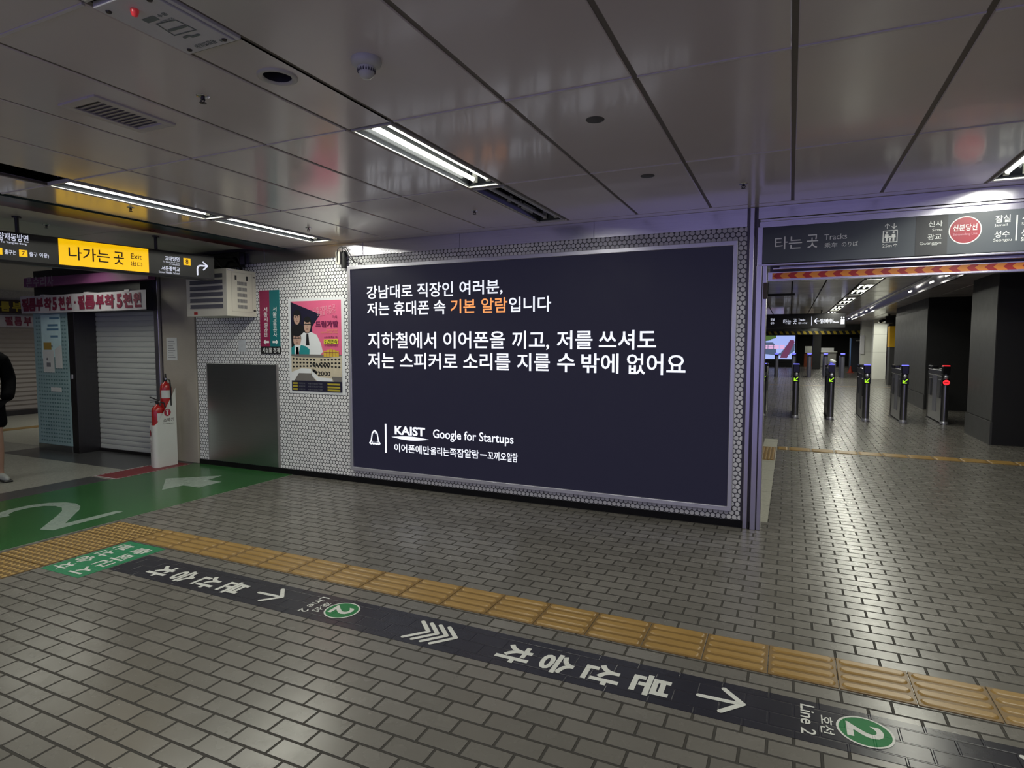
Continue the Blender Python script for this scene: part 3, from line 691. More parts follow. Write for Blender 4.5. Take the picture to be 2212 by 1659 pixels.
# steel mullion and door jamb at the right end of the wall
jm = MB().bbox(-0.326, -0.290, WY-0.03, WY+0.24, 0.0, CZ, 0.004)
struct('trim_6', jm, M['steel_v'])
struct('trim_7', MB().box(-0.345, -0.195, WY-0.008, WY+0.2, 0, CZ).bbox(-0.286, -0.278, WY-0.016, WY, 0.0, CZ, 0.002), M['steel_dark'])
struct('trim_8', MB().bbox(-0.268, -0.226, WY-0.028, WY+0.10, 0.0, 2.19, 0.003).bbox(-0.219, -0.188, WY-0.020, WY+0.14, 0.0, 2.19, 0.003).box(-0.226, -0.219, WY-0.004, WY+0.1, 0, 2.19), M['steel_v'])
# header over the opening
hd = MB().bbox(-0.265, 4.46, WY-0.02, WY+0.24, 2.565, CZ, 0.003).bbox(-0.25, 4.46, WY-0.024, WY+0.2, 2.54, 2.562, 0.004).box(-0.25, 4.46, WY-0.012, WY+0.2, 2.497, 2.54)
hd.bbox(-0.265, -0.226, WY-0.02, WY+0.2, 2.19, 2.50, 0.002).bbox(-0.25, 4.46, WY-0.03, WY+0.2, 2.185, 2.20, 0.003)
struct('trim_9', hd, M['steel'])
struct('trim_10', MB().box(-0.25, 4.46, WY+0.0, WY+0.24, 2.20, 2.50).box(-0.17, 4.46, WY+0.15, WY+0.24, 2.10, 2.20), M['steel_dark'])
struct('trim_11', MB().bbox(-0.145, 4.4, WY+0.03, WY+0.06, 2.160, 2.174, 0.003).bbox(-0.1, 4.4, WY+0.10, WY+0.13, 2.178, 2.19, 0.003), M['steel'])

# grey "tracks" sign
HS = wallframe(WY-0.031)
t = thing('station_sign', 'grey overhead tracks sign with red line circle and white Korean names', 'sign', (1.1, WY-0.03, 2.203))
MB().bbox(-0.224, 2.4, WY-0.030, WY-0.004, 2.203, 2.494, 0.003).build('board', M['slate'], t)
MB().rect(0.818, 2.2045, 1.014, 2.4925, HS, 0.0004).build('dark_field', M['slate_dark'], t)
w = MB(); n = 0.0010
for s, b, bo in (('타는', (-0.135, 2.308, 0.062, 2.410), 0.004), ('곳', (0.095, 2.308, 0.176, 2.412), 0.004), ('Tracks', (0.218, 2.363, 0.373, 2.405), 0), ('乘车', (0.220, 2.302, 0.310, 2.340), 0), ('のりば', (0.340, 2.303, 0.448, 2.340), 0),
                ('25m', (0.609, 2.280, 0.670, 2.303), 0), ('신사', (0.895, 2.409, 0.982, 2.451), .006), ('Sinsa', (0.919, 2.377, 0.982, 2.396), 0), ('광교', (0.893, 2.315, 0.978, 2.357), .006), ('Gwanggyo', (0.845, 2.275, 0.978, 2.303), 0),
                ('신분당선', (1.045, 2.366, 1.188, 2.413), .012), ('잠실', (1.289, 2.408, 1.376, 2.459), .012), ('Jamsil', (1.285, 2.377, 1.359, 2.399), 0), ('성수', (1.288, 2.303, 1.375, 2.350), .012), ('Seongsu', (1.284, 2.270, 1.387, 2.297), 0),
                ('사당', (1.440, 2.408, 1.527, 2.459), .012), ('Sadang', (1.438, 2.374, 1.515, 2.399), 0), ('신도림', (1.440, 2.303, 1.565, 2.350), .012), ('Sindorim', (1.438, 2.270, 1.56, 2.297), 0)):
    w.text(s, b, HS, n+0.0006, 0, bo)
w.rect(1.408, 2.276, 1.416, 2.452, HS, n)
# lift symbol
w.stroke([(0.612, 2.318), (0.702, 2.318), (0.702, 2.402), (0.612, 2.402)], 0.006, HS, n, 0, True)
for x, z, k in ((0.635, 2.33, 1.0), (0.679, 2.33, 1.0), (0.657, 2.326, 0.55)):
    w.ell(x, z+0.058*k, 0.0075*k**.5, 0.0075*k**.5, HS, n, 0, 14)
    w.poly([(x-0.011*k, z+0.046*k), (x-0.014*k, z+0.02*k), (x-0.006*k, z+0.02*k), (x-0.006*k, z-0.006), (x+0.006*k, z-0.006), (x+0.006*k, z+0.02*k), (x+0.014*k, z+0.02*k), (x+0.011*k, z+0.046*k)], HS, n)
for x, s in ((0.637, 1), (0.680, -1)):
    zc = 2.435; w.stroke([(x, zc-0.018*s), (x, zc+0.016*s)], 0.0055, HS, n); w.stroke([(x-0.014, zc+0.003*s), (x, zc+0.018*s), (x+0.014, zc+0.003*s)], 0.0055, HS, n)
w.stroke([(0.692, 2.280), (0.692, 2.302)], 0.004, HS, n); w.stroke([(0.681, 2.292), (0.692, 2.303), (0.703, 2.292)], 0.004, HS, n)
w.ring(1.117, 2.370, 0.098, 0.091, HS, n)
w.build('lettering', M['slate_white'], t)
MB().ell(1.117, 2.370, 0.0915, 0.0915, HS, 0.0007, 0, 48).build('line_circle', M['line_red'], t)
mb = MB().text('Shinbundang Line', (1.045, 2.330, 1.190, 2.351), HS, n+0.0006); mb.build('lettering', M['print_pink_pale'], t)

# chevron bar of the roller shutter under the sign
t = thing('shutter_bottom_bar', 'orange and red chevron bar hanging across the opening', 'shutter bar', (2, WY+0.09, 2.07))
MB().bbox(-0.185, 4.4, WY+0.07, WY+0.11, 2.072, 2.145, 0.004).bbox(-0.185, 4.4, WY+0.06, WY+0.12, 2.068, 2.082, 0.003).build('bar', M['steel'], t)
BF = wallframe(WY+0.0695); og = MB().rect(-0.150, 2.087, 4.4, 2.135, BF, 0.0006, 0)
k = 0
while k < 42:
    x = -0.145+0.1085*k
    og.poly([(x, 2.111), (x+0.028, 2.135), (x+0.078, 2.135), (x+0.050, 2.111), (x+0.078, 2.087), (x+0.028, 2.087)], BF, 0.0012, 1); k += 1
og.build('chevron_tape', [M['orange'], M['red']], t)
tag(MB().bbox(-0.212, -0.180, WY-0.045, WY-0.0205, 1.92, 2.05, 0.004).build('latch_box', M['brown_dark']), 'small dark latch box on the steel jamb below the chevron bar', 'latch')

# ---------------------------------------------------------------- billboard
BB = wallframe(WY-0.046)
t = thing('billboard', 'large backlit navy billboard with white and orange Korean slogan', 'billboard', (-2.42, WY, 0.14))
fr = MB()
for u0, v0, u1, v1 in ((-4.435, 2.362, -0.412, 2.402), (-4.400, 0.144, -0.412, 0.184)): fr.bbox(u0, u1, WY-0.062, WY+0.001, v0, v1, 0.004)
for u0, v0, u1, v1 in ((-4.435, 0.144, -4.395, 2.402), (-0.448, 0.144, -0.412, 2.402)): fr.bbox(u0, u1, WY-0.0615, WY+0.001, v0, v1, 0.004)
fr.build('frame', M['alu'], t)
MB().box(-4.40, -0.44, WY-0.046, WY, 0.17, 2.375).build('light_panel', M['board_bg'], t)
w = MB(); n = 0.002
def words(mb, parts, F, n, bold):
    for s, b in parts: mb.text(s, b, F, n, 0, bold)
words(w, [('강남대로', (-4.184, 2.036, -3.595, 2.178)), ('직장인', (-3.535, 2.034, -3.107, 2.181)), ('여러분,', (-3.034, 2.035, -2.554, 2.183)),
          ('저는', (-4.181, 1.856, -3.890, 2.000)), ('휴대폰', (-3.833, 1.856, -3.393, 2.002)), ('속', (-3.337, 1.856, -3.197, 2.001)), ('입니다', (-2.485, 1.858, -2.049, 2.005)),
          ('지하철에서', (-4.173, 1.506, -3.311, 1.679)), ('이어폰을', (-3.224, 1.507, -2.529, 1.679)), ('끼고,', (-2.453, 1.496, -2.067, 1.679)), ('저를', (-1.990, 1.504, -1.643, 1.678)), ('쓰셔도', (-1.583, 1.502, -1.066, 1.680)),
          ('저는', (-4.178, 1.288, -3.829, 1.460)), ('스피커로', (-3.761, 1.292, -3.062, 1.461)), ('소리를', (-2.994, 1.293, -2.471, 1.465)), ('지를', (-2.399, 1.295, -2.058, 1.466)),
          ('수', (-1.984, 1.290, -1.810, 1.465)), ('밖에', (-1.748, 1.288, -1.398, 1.468)), ('없어요', (-1.322, 1.284, -0.812, 1.470))], BB, n, 0.014)
words(w, [('Google for Startups', (-3.357, 0.548, -2.435, 0.668))], BB, n, 0.012)
words(w, [('이어폰에만', (-3.846, 0.394, -3.400, 0.484)), ('울리는', (-3.388, 0.396, -3.165, 0.482)), ('쪽잠', (-3.156, 0.394, -2.990, 0.484)), ('알람', (-2.983, 0.398, -2.818, 0.486)), ('꼬끼오', (-2.720, 0.398, -2.512, 0.484)), ('알람', (-2.503, 0.396, -2.390, 0.486))], BB, n, 0.016)
w.stroke([(-2.800, 0.442), (-2.732, 0.442)], 0.011, BB, n)
w.text('KAIST', (-3.838, 0.582, -3.454, 0.676), BB, n, 0, 0.035)
w.poly([(-3.882, 0.553)]+[(-3.882+0.478*i/20, 0.553+0.018*math.sin(math.pi*i/20)) for i in range(1, 20)]+[(-3.404, 0.553)]+[(-3.882+0.478*i/20, 0.553-0.024*math.sin(math.pi*i/20)) for i in range(19, 0, -1)], BB, n)
w.rect(-3.968, 0.372, -3.946, 0.690, BB, n)
bx = lambda s, q: (-4.172+0.138*s, 0.458+0.150*q)
w.stroke([bx(*p) for p in ((0, .06), (.14, .22), (.20, .50), (.26, .78), (.38, .92), (.5, 1), (.62, .92), (.74, .78), (.80, .50), (.86, .22), (1, .06), (.86, 0), (.74, .05), (.62, 0), (.5, .05), (.38, 0), (.26, .05), (.14, 0))], 0.016, BB, n, 0, True)
for s in (.25, .40, .60, .75): w.stroke([bx(s, .10), bx(s, .20)], 0.008, BB, n)
for s in (.42, .58): w.stroke([bx(s, .90), bx(s, .80)], 0.008, BB, n)
w.build('lettering', M['board_white'], t)
mb = MB(); words(mb, [('기본', (-3.138, 1.860, -2.851, 2.002)), ('알람', (-2.787, 1.859, -2.502, 2.005))], BB, n, 0.014)
o_ = mb.build('lettering', M['board_orange'], t); o_['label'] = 'orange words'

# ---------------------------------------------------------------- things on the tiled wall
# brushed steel access panel
t = thing('access_panel', 'large brushed steel access panel low on the tiled wall', 'access panel', (-6.14, WY-0.012, 0.07))
MB().bbox(-6.744, -5.560, WY-0.012, WY-0.0005, 0.066, 1.305, 0.002).build('panel_sheet', M['steel_panel'], t)
et = mat('edge_trim', (0.30, 0.29, 0.29), 0.4, metal=0.4)
MB().bbox(-5.560, -5.532, WY-0.016, WY-0.0005, 0.066, 1.305, 0.003).build('edge_trim', et, t)
MB().bbox(-6.754, -6.744, WY-0.016, WY-0.0005, 0.066, 1.305, 0.003).build('edge_trim', et, t)
# boundary sign, two colours
RT = wallframe(WY-0.0105)
t = thing('boundary_sign', 'narrow magenta and teal wall sign with vertical white Korean and arrows', 'sign', (-5.65, WY-0.01, 1.435))
MB().box(-5.806, -5.647, WY-0.010, WY, 1.522, 2.188).build('magenta_half', M['magenta'], t)
MB().box(-5.647, -5.494, WY-0.010, WY, 1.522, 2.188).build('teal_half', M['teal'], t)
MB().box(-5.800, -5.488, WY-0.0102, WY, 1.432, 1.522).build('footer', M['black'], t)
w = MB()
for i, ch in enumerate('서울시설공단'): w.text(ch, (-5.742, 1.938-0.0605*i, -5.682, 1.990-0.0605*i), RT, 0.0006, 0, 0.01)
for i, ch in enumerate('서울교통공사'): w.text(ch, (-5.596, 1.938-0.0605*i, -5.534, 1.990-0.0605*i), RT, 0.0006, 0, 0.01)
w.text('시설물', (-5.778, 1.448, -5.622, 1.505), RT, 0.0008, 0, 0.01); w.text('경계', (-5.600, 1.448, -5.502, 1.505), RT, 0.0008, 0, 0.01)
for cx, s in ((-5.710, -1), (-5.565, 1)):
    P = [(0.046, 0), (0.012, 0.030), (0.012, 0.012), (-0.044, 0.012), (-0.044, -0.012), (0.012, -0.012), (0.012, -0.030)]
    w.poly([(cx+s*a, 1.575+s*b) for a, b in P], RT, 0.0006)
w.build('lettering', M['slate_white'], t)

# advertisement poster
t = thing('poster', 'pink and navy advertisement poster of three portraits above a shop interior', 'poster', (-4.945, WY-0.006, 0.98))
MB().box(-5.358, -4.534, WY-0.006, WY, 0.975, 2.075).build('sheet', M['print_white'], t)
PF = Frame((-5.318, WY-0.0062, 2.045), (0.745, 0, 0), (0, 0, -1.040), (0, -1, 0))
def prt(name, mb, m): return mb.build(name, m, t)
q = [0.0]
def L():
    q[0] += 0.00025; return q[0]
class PMB(MB): pass
def flip(p): return p[::-1]
prt('pink_field', MB().poly(flip([(0, 0), (1, 0), (1, .60), (0, .60)]), PF, L()), M['pink'])
prt('navy_field', MB().poly(flip([(0, 0.005), (.595, .150), (.43, .285), (.43, .6), (0, .6)]), PF, L()), M['navy'])
def portrait(fc, frx, fry, hair, body, bm_, face_m, extra=()):
    """one flat printed portrait: body, hair, face, features"""
    g_ = MB(); n = L()
    g_.poly(flip(body), PF, n, 0)
    g_.ell(fc[0]+hair[0], fc[1]+hair[1], hair[2], hair[3], PF, n+0.0003, 1)
    g_.ell(fc[0], fc[1], frx, fry, PF, n+0.0006, 2)
    g_.ell(fc[0]-frx*.42, fc[1]-fry*.18, frx*.16, fry*.08, PF, n+0.0009, 1, 12).ell(fc[0]+frx*.38, fc[1]-fry*.18, frx*.16, fry*.08, PF, n+0.0009, 1, 12)
    g_.stroke([(fc[0]-frx*.62, fc[1]-fry*.34), (fc[0]-frx*.2, fc[1]-fry*.38)], 0.006, PF, n+0.0009, 1).stroke([(fc[0]+frx*.2, fc[1]-fry*.38), (fc[0]+frx*.6, fc[1]-fry*.34)], 0.006, PF, n+0.0009, 1)
    g_.poly(flip([(fc[0]-frx*.08, fc[1]-fry*.1), (fc[0]+frx*.14, fc[1]+fry*.22), (fc[0]-frx*.12, fc[1]+fry*.22)]), PF, n+0.0009, 3)
    g_.ell(fc[0], fc[1]+fry*.48, frx*.34, fry*.13, PF, n+0.0009, 3, 16)
    g_.ell(fc[0]+hair[0]*.5, fc[1]-fry*.82, frx*.98, fry*.40, PF, n+0.0008, 1, 20)
    for e in extra: g_.poly(flip(e[0]), PF, n+0.0009, e[1]) if e[1] >= 0 else g_.stroke(e[0], 0.010, PF, n+0.0012, 1)
    q[0] = n+0.0013
    return prt('portrait', g_, [bm_, M['black'], face_m, M['skin_print_dark'], M['line_red'], M['print_white']])
portrait((.125, .190), .062, .068, (0.004, -.010, .088, .088), [(0, .29), (.06, .255), (.2, .255), (.30, .30), (.33, .6), (0, .6)], M['black'], M['skin_print'])
portrait((.335, .272), .070, .080, (0.006, -.020, .082, .082), [(.18, .385), (.26, .345), (.33, .36), (.41, .342), (.52, .375), (.60, .47), (.635, .56), (.58, .60), (.18, .60)], M['print_white'], M['skin_print'],
         (([(.315, .365), (.355, .365), (.372, .49), (.30, .49)], 1), ([(.268, .258), (.402, .258)], -1)))
portrait((.125, .425), .080, .078, (-.004, -.012, .088, .082), [(0, .52), (.08, .485), (.20, .485), (.30, .50), (.375, .535), (.37, .60), (0, .60)], M['print_teal'], M['skin_print'],
         (([(.07, .485), (.20, .485), (.14, .60), (.07, .60)], 5), ([(.10, .51), (.15, .51), (.16, .60), (.09, .60)], 4), ([(.052, .41), (.198, .41)], -1)))
# shop interior in the lower half
g_ = MB(); n = L()
g_.poly(flip([(0, .59), (1, .59), (1, .885), (0, .885)]), PF, n, 0)
g_.poly(flip([(0, .59), (1, .59), (1, .605), (.75, .625), (.25, .625), (0, .61)]), PF, n+.0003, 1)
g_.poly(flip([(.13, .80), (.40, .80), (.46, .86), (.50, .885), (.06, .885)]), PF, n+.0003, 3)
g_.poly(flip([(.80, .83), (1, .83), (1, .885), (.84, .885)]), PF, n+.0003, 3)
g_.poly(flip([(.0, .79), (.2, .745), (.4, .75), (.4, .80), (.15, .80), (.05, .885), (0, .885)]), PF, n+.0005, 4)
g_.poly(flip([(.40, .76), (.55, .84), (.80, .85), (.82, .885), (.52, .885), (.42, .83)]), PF, n+.0005, 4)
for r in range(3):
    for c in range(14):
        s0_ = 0.02+0.07*c
        if abs(s0_-.5) < .04: continue
        g_.ell(s0_+.025, .652+.032*r+.012*abs(c-7)/7*(r-1), .022, .0115, PF, n+.0006, 2, 10)
for k in range(16): g_.ell(.44+.022*k, .70+.012*(k % 3), .012, .018, PF, n+.0008, 2, 10)
for k in range(4): g_.ell(.44+.022*k, .765+.009*k, .015, .02, PF, n+.0008, 2, 10)
g_.text('2000', (.53, .825, .78, .775), PF, n+.0009, 2, 0.03)
g_.text('', (0, 0, 1, 1), PF) if False else None
prt('shop_picture', g_, [M['print_cream'], M['print_grey'], M['black'], M['print_grey'], M['print_white']])
q[0] += 0.001
prt('footer', MB().poly(flip([(0, .885), (1, .885), (1, 1), (0, 1)]), PF, L()), M['navy'])
g_ = MB(); n = L()
for r in range(3):
    v = .905+.033*r
    g_.poly(flip([(.02, v), (.12, v), (.12, v+.020), (.02, v+.020)]), PF, n).poly(flip([(.72, v), (.965, v), (.965, v+.020), (.72, v+.020)]), PF, n)
prt('price_tag', g_, M['yellow_ink'])
g_ = MB()
for r, (a, b) in enumerate((('강남점', '역삼동'), ('신사점', '논현동'), ('서울점', '서초동'))):
    v = .906+.033*r
    g_.text('매장안내', (.145, v+.017, .27, v), PF, n).text('서울시 강남구 대로', (.33, v+.017, .62, v), PF, n)
prt('lettering', g_, M['ink_grey'])
g_ = MB(); n = L()
for k in range(5):
    s0_ = .655+.060*k; g_.poly(flip([(s0_, .55-.012*(2-abs(k-2))), (s0_+.054, .55-.012*(2-abs(k-2))), (s0_+.054, .615), (s0_, .615)]), PF, n)
prt('gold_badge', g_, M['gold'])
prt('black_band', MB().poly(flip([(.66, .565), (.94, .565), (.94, .572), (.66, .572)]), PF, L()), M['plum'])
g_ = MB(); n = L()
g_.text('THE', (.835, .192, .93, .170), PF, n, 0, 0.01); g_.text('드림가발', (.505, .290, .945, .222), PF, n, 0, 0.03)
g_.text('소비자만족도 1위', (.67, .410, .925, .390), PF, n, 0, 0.02); g_.text('고객만족브랜드', (.67, .500, .94, .485), PF, n, 0, 0.02)
prt('lettering', g_, M['plum'])
g_ = MB(); n = L()
g_.text('맞춤가발 전문', (.72, .333, .93, .314), PF, n, 0, 0.01); g_.text('자연스러운 가발 스타일', (.60, .358, .93, .340), PF, n, 0, 0.01)
prt('lettering', g_, mat('print_orange', (0.72, 0.36, 0.12), 0.5))
prt('yellow_field', MB().poly(flip([(.665, .425), (.94, .420), (.94, .472), (.665, .476)]), PF, L()), M['print_yellow'])
prt('lettering', MB().text('5년연속', (.675, .470, .93, .428), PF, L(), 0, 0.02), M['black'])
prt('lettering', MB().text('드림가발 쓰고', (.46, .108, .90, .060), PF, L(), 0, -0.004, -0.035).text('웃음을 되찾다!', (.54, .155, .90, .105), PF, q[0], 0, -0.004, -0.03), M['print_pink_pale'])

# white louvred equipment box
t = thing('equipment_box', 'white louvred equipment box mounted high on the tiled wall', 'equipment box', (-6.22, 5.18, 1.872))
x0, x1, y0, y1, z0, z1 = -6.545, -5.866, 4.972, WY, 1.872, 2.415
MB().bbox(x0, x1, y0, y1, z0, z1, 0.006).build('cabinet', M['ac_white'], t)
FF = wallframe(y0)
sl = MB()
for k in range(6):
    z = 1.965+0.070*k
    sl.box(-6.478, -5.935, y0-0.0015, y0+0.004, z, z+0.045).add([(-6.478, y0-0.008, z), (-5.935, y0-0.008, z), (-5.935, y0-0.001, z+0.012), (-6.478, y0-0.001, z+0.012)], [(0, 1, 2, 3)])
sl.build('louvre', M['ac_slot'], t)
SF = Frame((x1, 0, 0), (0, 1, 0), (0, 0, 1), (1, 0, 0))
fr = MB()
for a, b, c, d in ((5.035, 1.925, 5.335, 1.932), (5.035, 2.375, 5.335, 2.382), (5.035, 1.925, 5.040, 2.382), (5.330, 1.925, 5.335, 2.382)): fr.prism([(a, b), (c, b), (c, d), (a, d)], SF, -0.001, 0.002)
de = fr.build('door_edge', mat('door_edge', (0.5, 0.48, 0.43), 0.5), t)
gr = MB()
for k in range(5):
    z = 1.965+0.0675*k
    for j in range(14): gr.prism([(5.118+0.0098*j, z), (5.123+0.0098*j, z), (5.123+0.0098*j, z+0.042), (5.118+0.0098*j, z+0.042)], SF, -0.001, 0.0016)
gr.build('grille', M['ac_slot'], de)
lt = MB()
for y in (5.095, 5.255): lt.prism([(y-0.011, 2.295), (y+0.011, 2.295), (y+0.011, 2.345), (y-0.011, 2.345)], SF, -0.001, 0.005)
lt.build('latch', M['black'], de)
hg = MB()
for z in (1.94, 2.335): hg.prism([(5.345, z), (5.375, z), (5.375, z+0.016), (5.345, z+0.016)], SF, -0.001, 0.006)
hg.build('hinge', M['steel_dark'], de)
MB().box(-6.42, -6.36, y0-0.0012, y0, 1.895, 1.925).build('sticker', M['red'], t)
MB().box(-5.86+0.0, -5.855, 4.985, 5.06, 2.392, 2.402).build('name_plate', M['alu'], t)
for k, pts in enumerate(([(-6.62, 5.22, 2.434), (-6.5, 5.20, 2.50), (-6.35, 5.20, 2.49), (-6.22, 5.22, 2.434)], [(-6.75, 5.26, 2.436), (-6.45, 5.255, 2.62), (-6.1, 5.255, 2.58), (-5.95, 5.26, 2.436)], [(-6.5, 5.12, 2.432), (-6.4, 5.12, 2.57), (-6.25, 5.12, 2.58), (-6.08, 5.12, 2.432)])):
    tag(MB().tube([Vector(p) for p in pts], 0.014, 8).build('cable', M['cable']), ['black cable looping low behind the white louvred box', 'black cable running highest above the white louvred box', 'black cable rising in a hoop above the white louvred box'][k], 'cable', 'cables above the white box')
tag(MB().bbox(-6.85, -6.02, WY-0.10, WY-0.014, 2.47, 2.655, 0.01).build('cable_duct', M['black_gloss']), 'black cable duct in the dark corner above the white louvred box', 'duct')

# power adapter with cable above the billboard corner
t = thing('power_adapter', 'small cream power adapter with black cables at the billboard top left corner', 'adapter', (-4.52, WY, 2.41))
MB().bbox(-4.575, -4.515, WY-0.082, WY-0.0215, 2.425, 2.565, 0.006).build('housing', M['ac_white'], t)
MB().bbox(-4.512, -4.470, WY-0.06, WY-0.0215, 2.385, 2.57, 0.005).build('bracket', M['black'], t)
MB().tube([Vector(p) for p in [(-4.55, WY-0.085, 2.45), (-4.548, WY-0.09, 2.55), (-4.525, WY-0.09, 2.60), (-4.48, WY-0.085, 2.612), (-4.44, WY-0.08, 2.575), (-4.40, WY-0.07, 2.50), (-4.33, WY-0.066, 2.44), (-4.20, WY-0.05, 2.408)]], 0.0045, 8).tube([Vector(p) for p in [(-4.50, WY-0.06, 2.55), (-4.475, WY-0.08, 2.60), (-4.43, WY-0.08, 2.607), (-4.385, WY-0.07, 2.53), (-4.33, WY-0.05, 2.43)]], 0.004, 8).build('cable', M['cable'], t)
tag(MB().bbox(-4.60, -4.25, WY-0.020, WY-0.013, 2.512, 2.655, 0.003).build('steel_plate', M['steel']), 'steel cover plate on the fascia behind the power adapter', 'plate')
tag(MB().bbox(-6.185, -6.060, WY-0.003, WY, 1.455, 1.600, 0.001).build('paper_scrap', mat('scrap', (0.55, 0.58, 0.62), 0.3, nv=0.2, ns=20)), 'torn pale paper scrap stuck on the round tiles', 'paper')
tag(MB().bbox(-7.478, -7.275, WY-0.0235, WY-0.02, 1.335, 1.632, 0.001).build('notice', M['paper']), 'white printed notice sheet taped to the concrete pillar', 'notice')
mb = MB(); F = wallframe(WY-0.0238)
for i in range(8): mb.rect(-7.45, 1.37+0.03*i, -7.31-0.02*(i % 3), 1.378+0.03*i, F, 0.0003)
o_ = mb.build('lettering', M['ink_grey'], Node([o for o in bpy.data.objects if o.name.startswith('notice')][0], [o for o in bpy.data.objects if o.name.startswith('notice')][0].location))

# ---------------------------------------------------------------- hanging exit sign
P0 = Vector((-6.0, 3.702, 0)); D = Vector((0.18301797, 0.98310957, 0)); N_ = Vector((0.98310957, -0.18301797, 0))
ES = Frame(P0+N_*0.0, D, (0, 0, 1), N_)
t = thing('exit_sign', 'hanging black sign with yellow exit panel and lit white writing', 'sign', tuple(P0+Vector((0, 0, 2.247))))
mb = MB()
prof = [(-0.15, 2.265), (-0.13, 2.250), (-0.02, 2.247), (-0.004, 2.253), (-0.001, 2.27), (-0.001, 2.50), (-0.004, 2.512), (-0.02, 2.518), (-0.13, 2.515), (-0.15, 2.505)]
vs = [ES(u, z, nn) for u in (-1.9, 1.077) for nn, z in prof]; k = len(prof)
mb.add(vs, [tuple(range(k)), tuple(range(2*k-1, k-1, -1))]+[(i, i+k, (i+1) % k+k, (i+1) % k) for i in range(k)])
mb.build('housing', M['sign_box'], t)
for u in (-0.645, 0.508, -1.7):
    MB().cyl(ES(u, 2.515, -0.075), ES(u, CZ, -0.075), 0.016, 10).cyl(ES(u, CZ-0.012, -0.075), ES(u, CZ+0.001, -0.075), 0.035, 12).build('suspension_rod', M['sign_box'], t)
MB().prism([(-0.369, 2.272), (0.397, 2.272), (0.397, 2.507), (-0.369, 2.507)], ES, -0.001, 0.0035).build('exit_panel', M['sign_yellow'], t); ep = bpy.data.objects['exit_panel']; ep = Node(ep, t.matrix_world_off)
b = MB(); n = 0.0045
for s, bx_ in (('나가는', (-0.294, 2.326, 0.044, 2.448)), ('곳', (0.078, 2.322, 0.170, 2.445)), ('Exit', (0.232, 2.393, 0.332, 2.444)), ('出口', (0.232, 2.324, 0.333, 2.367))): b.text(s, bx_, ES, n, 0, 0.008)
b.build('lettering', M['sign_ink'], ep)
nt_ = []
for a in ((-0.835, 2.310, -0.776, 2.368), (-0.661, 2.309, -0.602, 2.368), (0.745, 2.386, 0.819, 2.460)): nt_.append(MB().rect(*a, ES, 0.001).build('number_tile', M['sign_yellow'], t))
for s, a, p in (('6', (-0.815, 2.322, -0.796, 2.357), nt_[0]), ('7', (-0.643, 2.322, -0.620, 2.357), nt_[1]), ('8', (0.767, 2.400, 0.797, 2.447), nt_[2])): MB().text(s, a, ES, 0.0018, 0, 0.012).build('lettering', M['sign_ink'], p)
w = MB(); n = 0.0015
for s, a, bo in (('양재동방면', (-0.800, 2.436, -0.590, 2.500), 0.012), ('To Yangjae-dong', (-0.785, 2.408, -0.604, 2.430), 0), ('출구는', (-0.762, 2.318, -0.680, 2.358), 0.01), ('출구', (-0.588, 2.318, -0.530, 2.358), 0.01), ('이용)', (-0.515, 2.312, -0.446, 2.360), 0.01),
                ('교대방면', (0.558, 2.414, 0.703, 2.460), 0.014), ("To Seoul Nat'l Univ.", (0.535, 2.392, 0.704, 2.408), 0), ('of Education', (0.598, 2.372, 0.704, 2.387), 0), ('서운중학교', (0.520, 2.309, 0.704, 2.355), 0.014), ('Seoun Middle School', (0.492, 2.280, 0.701, 2.301), 0)):
    w.text(s, a, ES, n, 0, bo)
w.stroke([(0.890, 2.298), (0.890, 2.355), (0.893, 2.374), (0.903, 2.389), (0.922, 2.397), (0.996, 2.400)], 0.0165, ES, n)
w.stroke([(0.955, 2.436), (1.000, 2.400), (0.957, 2.356)], 0.0165, ES, n)
w.build('lettering', M['sign_white'], t)

# ---------------------------------------------------------------- shuttered shop
SY = 5.45
t = thing('roller_shutter', 'closed grey roller shutter with horizontal slats beside the concrete pillar', 'shutter', (-8.7, SY, 0))
sh = MB(); k = 0; z = 0.04
prof = []
while z < 2.40:
    prof += [(SY-0.004, z), (SY-0.007, z+0.010), (SY-0.008, z+0.032), (SY-0.006, z+0.058), (SY-0.002, z+0.061), (SY+0.008, z+0.063), (SY+0.008, z+0.071)]; z += 0.0735
vs = [(x, y, zz) for x in (-9.62, -7.72) for y, zz in prof]; nn = len(prof)
sh.add(vs, [(i, i+nn, i+nn+1, i+1) for i in range(nn-1)])
sh.build('slat_curtain', M['shutter'], t)
MB().bbox(-9.62, -7.72, SY-0.02, SY+0.01, 0.0, 0.045, 0.004).build('bottom_rail', M['steel_dark'], t)
for x in (-7.725, -9.66): MB().bbox(x, x+0.045, SY-0.05, SY+0.02, 0, 2.45, 0.004).build('guide_rail', M['steel_v'], t)
MB().bbox(-7.772, -7.732, SY-0.024, SY-0.012, 1.21, 1.54, 0.002).build('strip_label', M['paper'], t)
struct('trim_12', MB().bbox(-7.665, -7.575, WY-0.06, WY+0.2, 0, CZ, 0.006), M['steel_v'])
struct('wall_left', MB().box(-10.05, -7.5, SY+0.02, SY+0.2, 0, CZ+.03).box(-10.05, -9.35, SY-0.02, 12, 0, CZ+.03), M['wall_grey'])
struct('trim_15', MB().bbox(-10.02, -7.66, 5.16, SY+0.02, 1.99, 2.60, 0.004), M['black'])
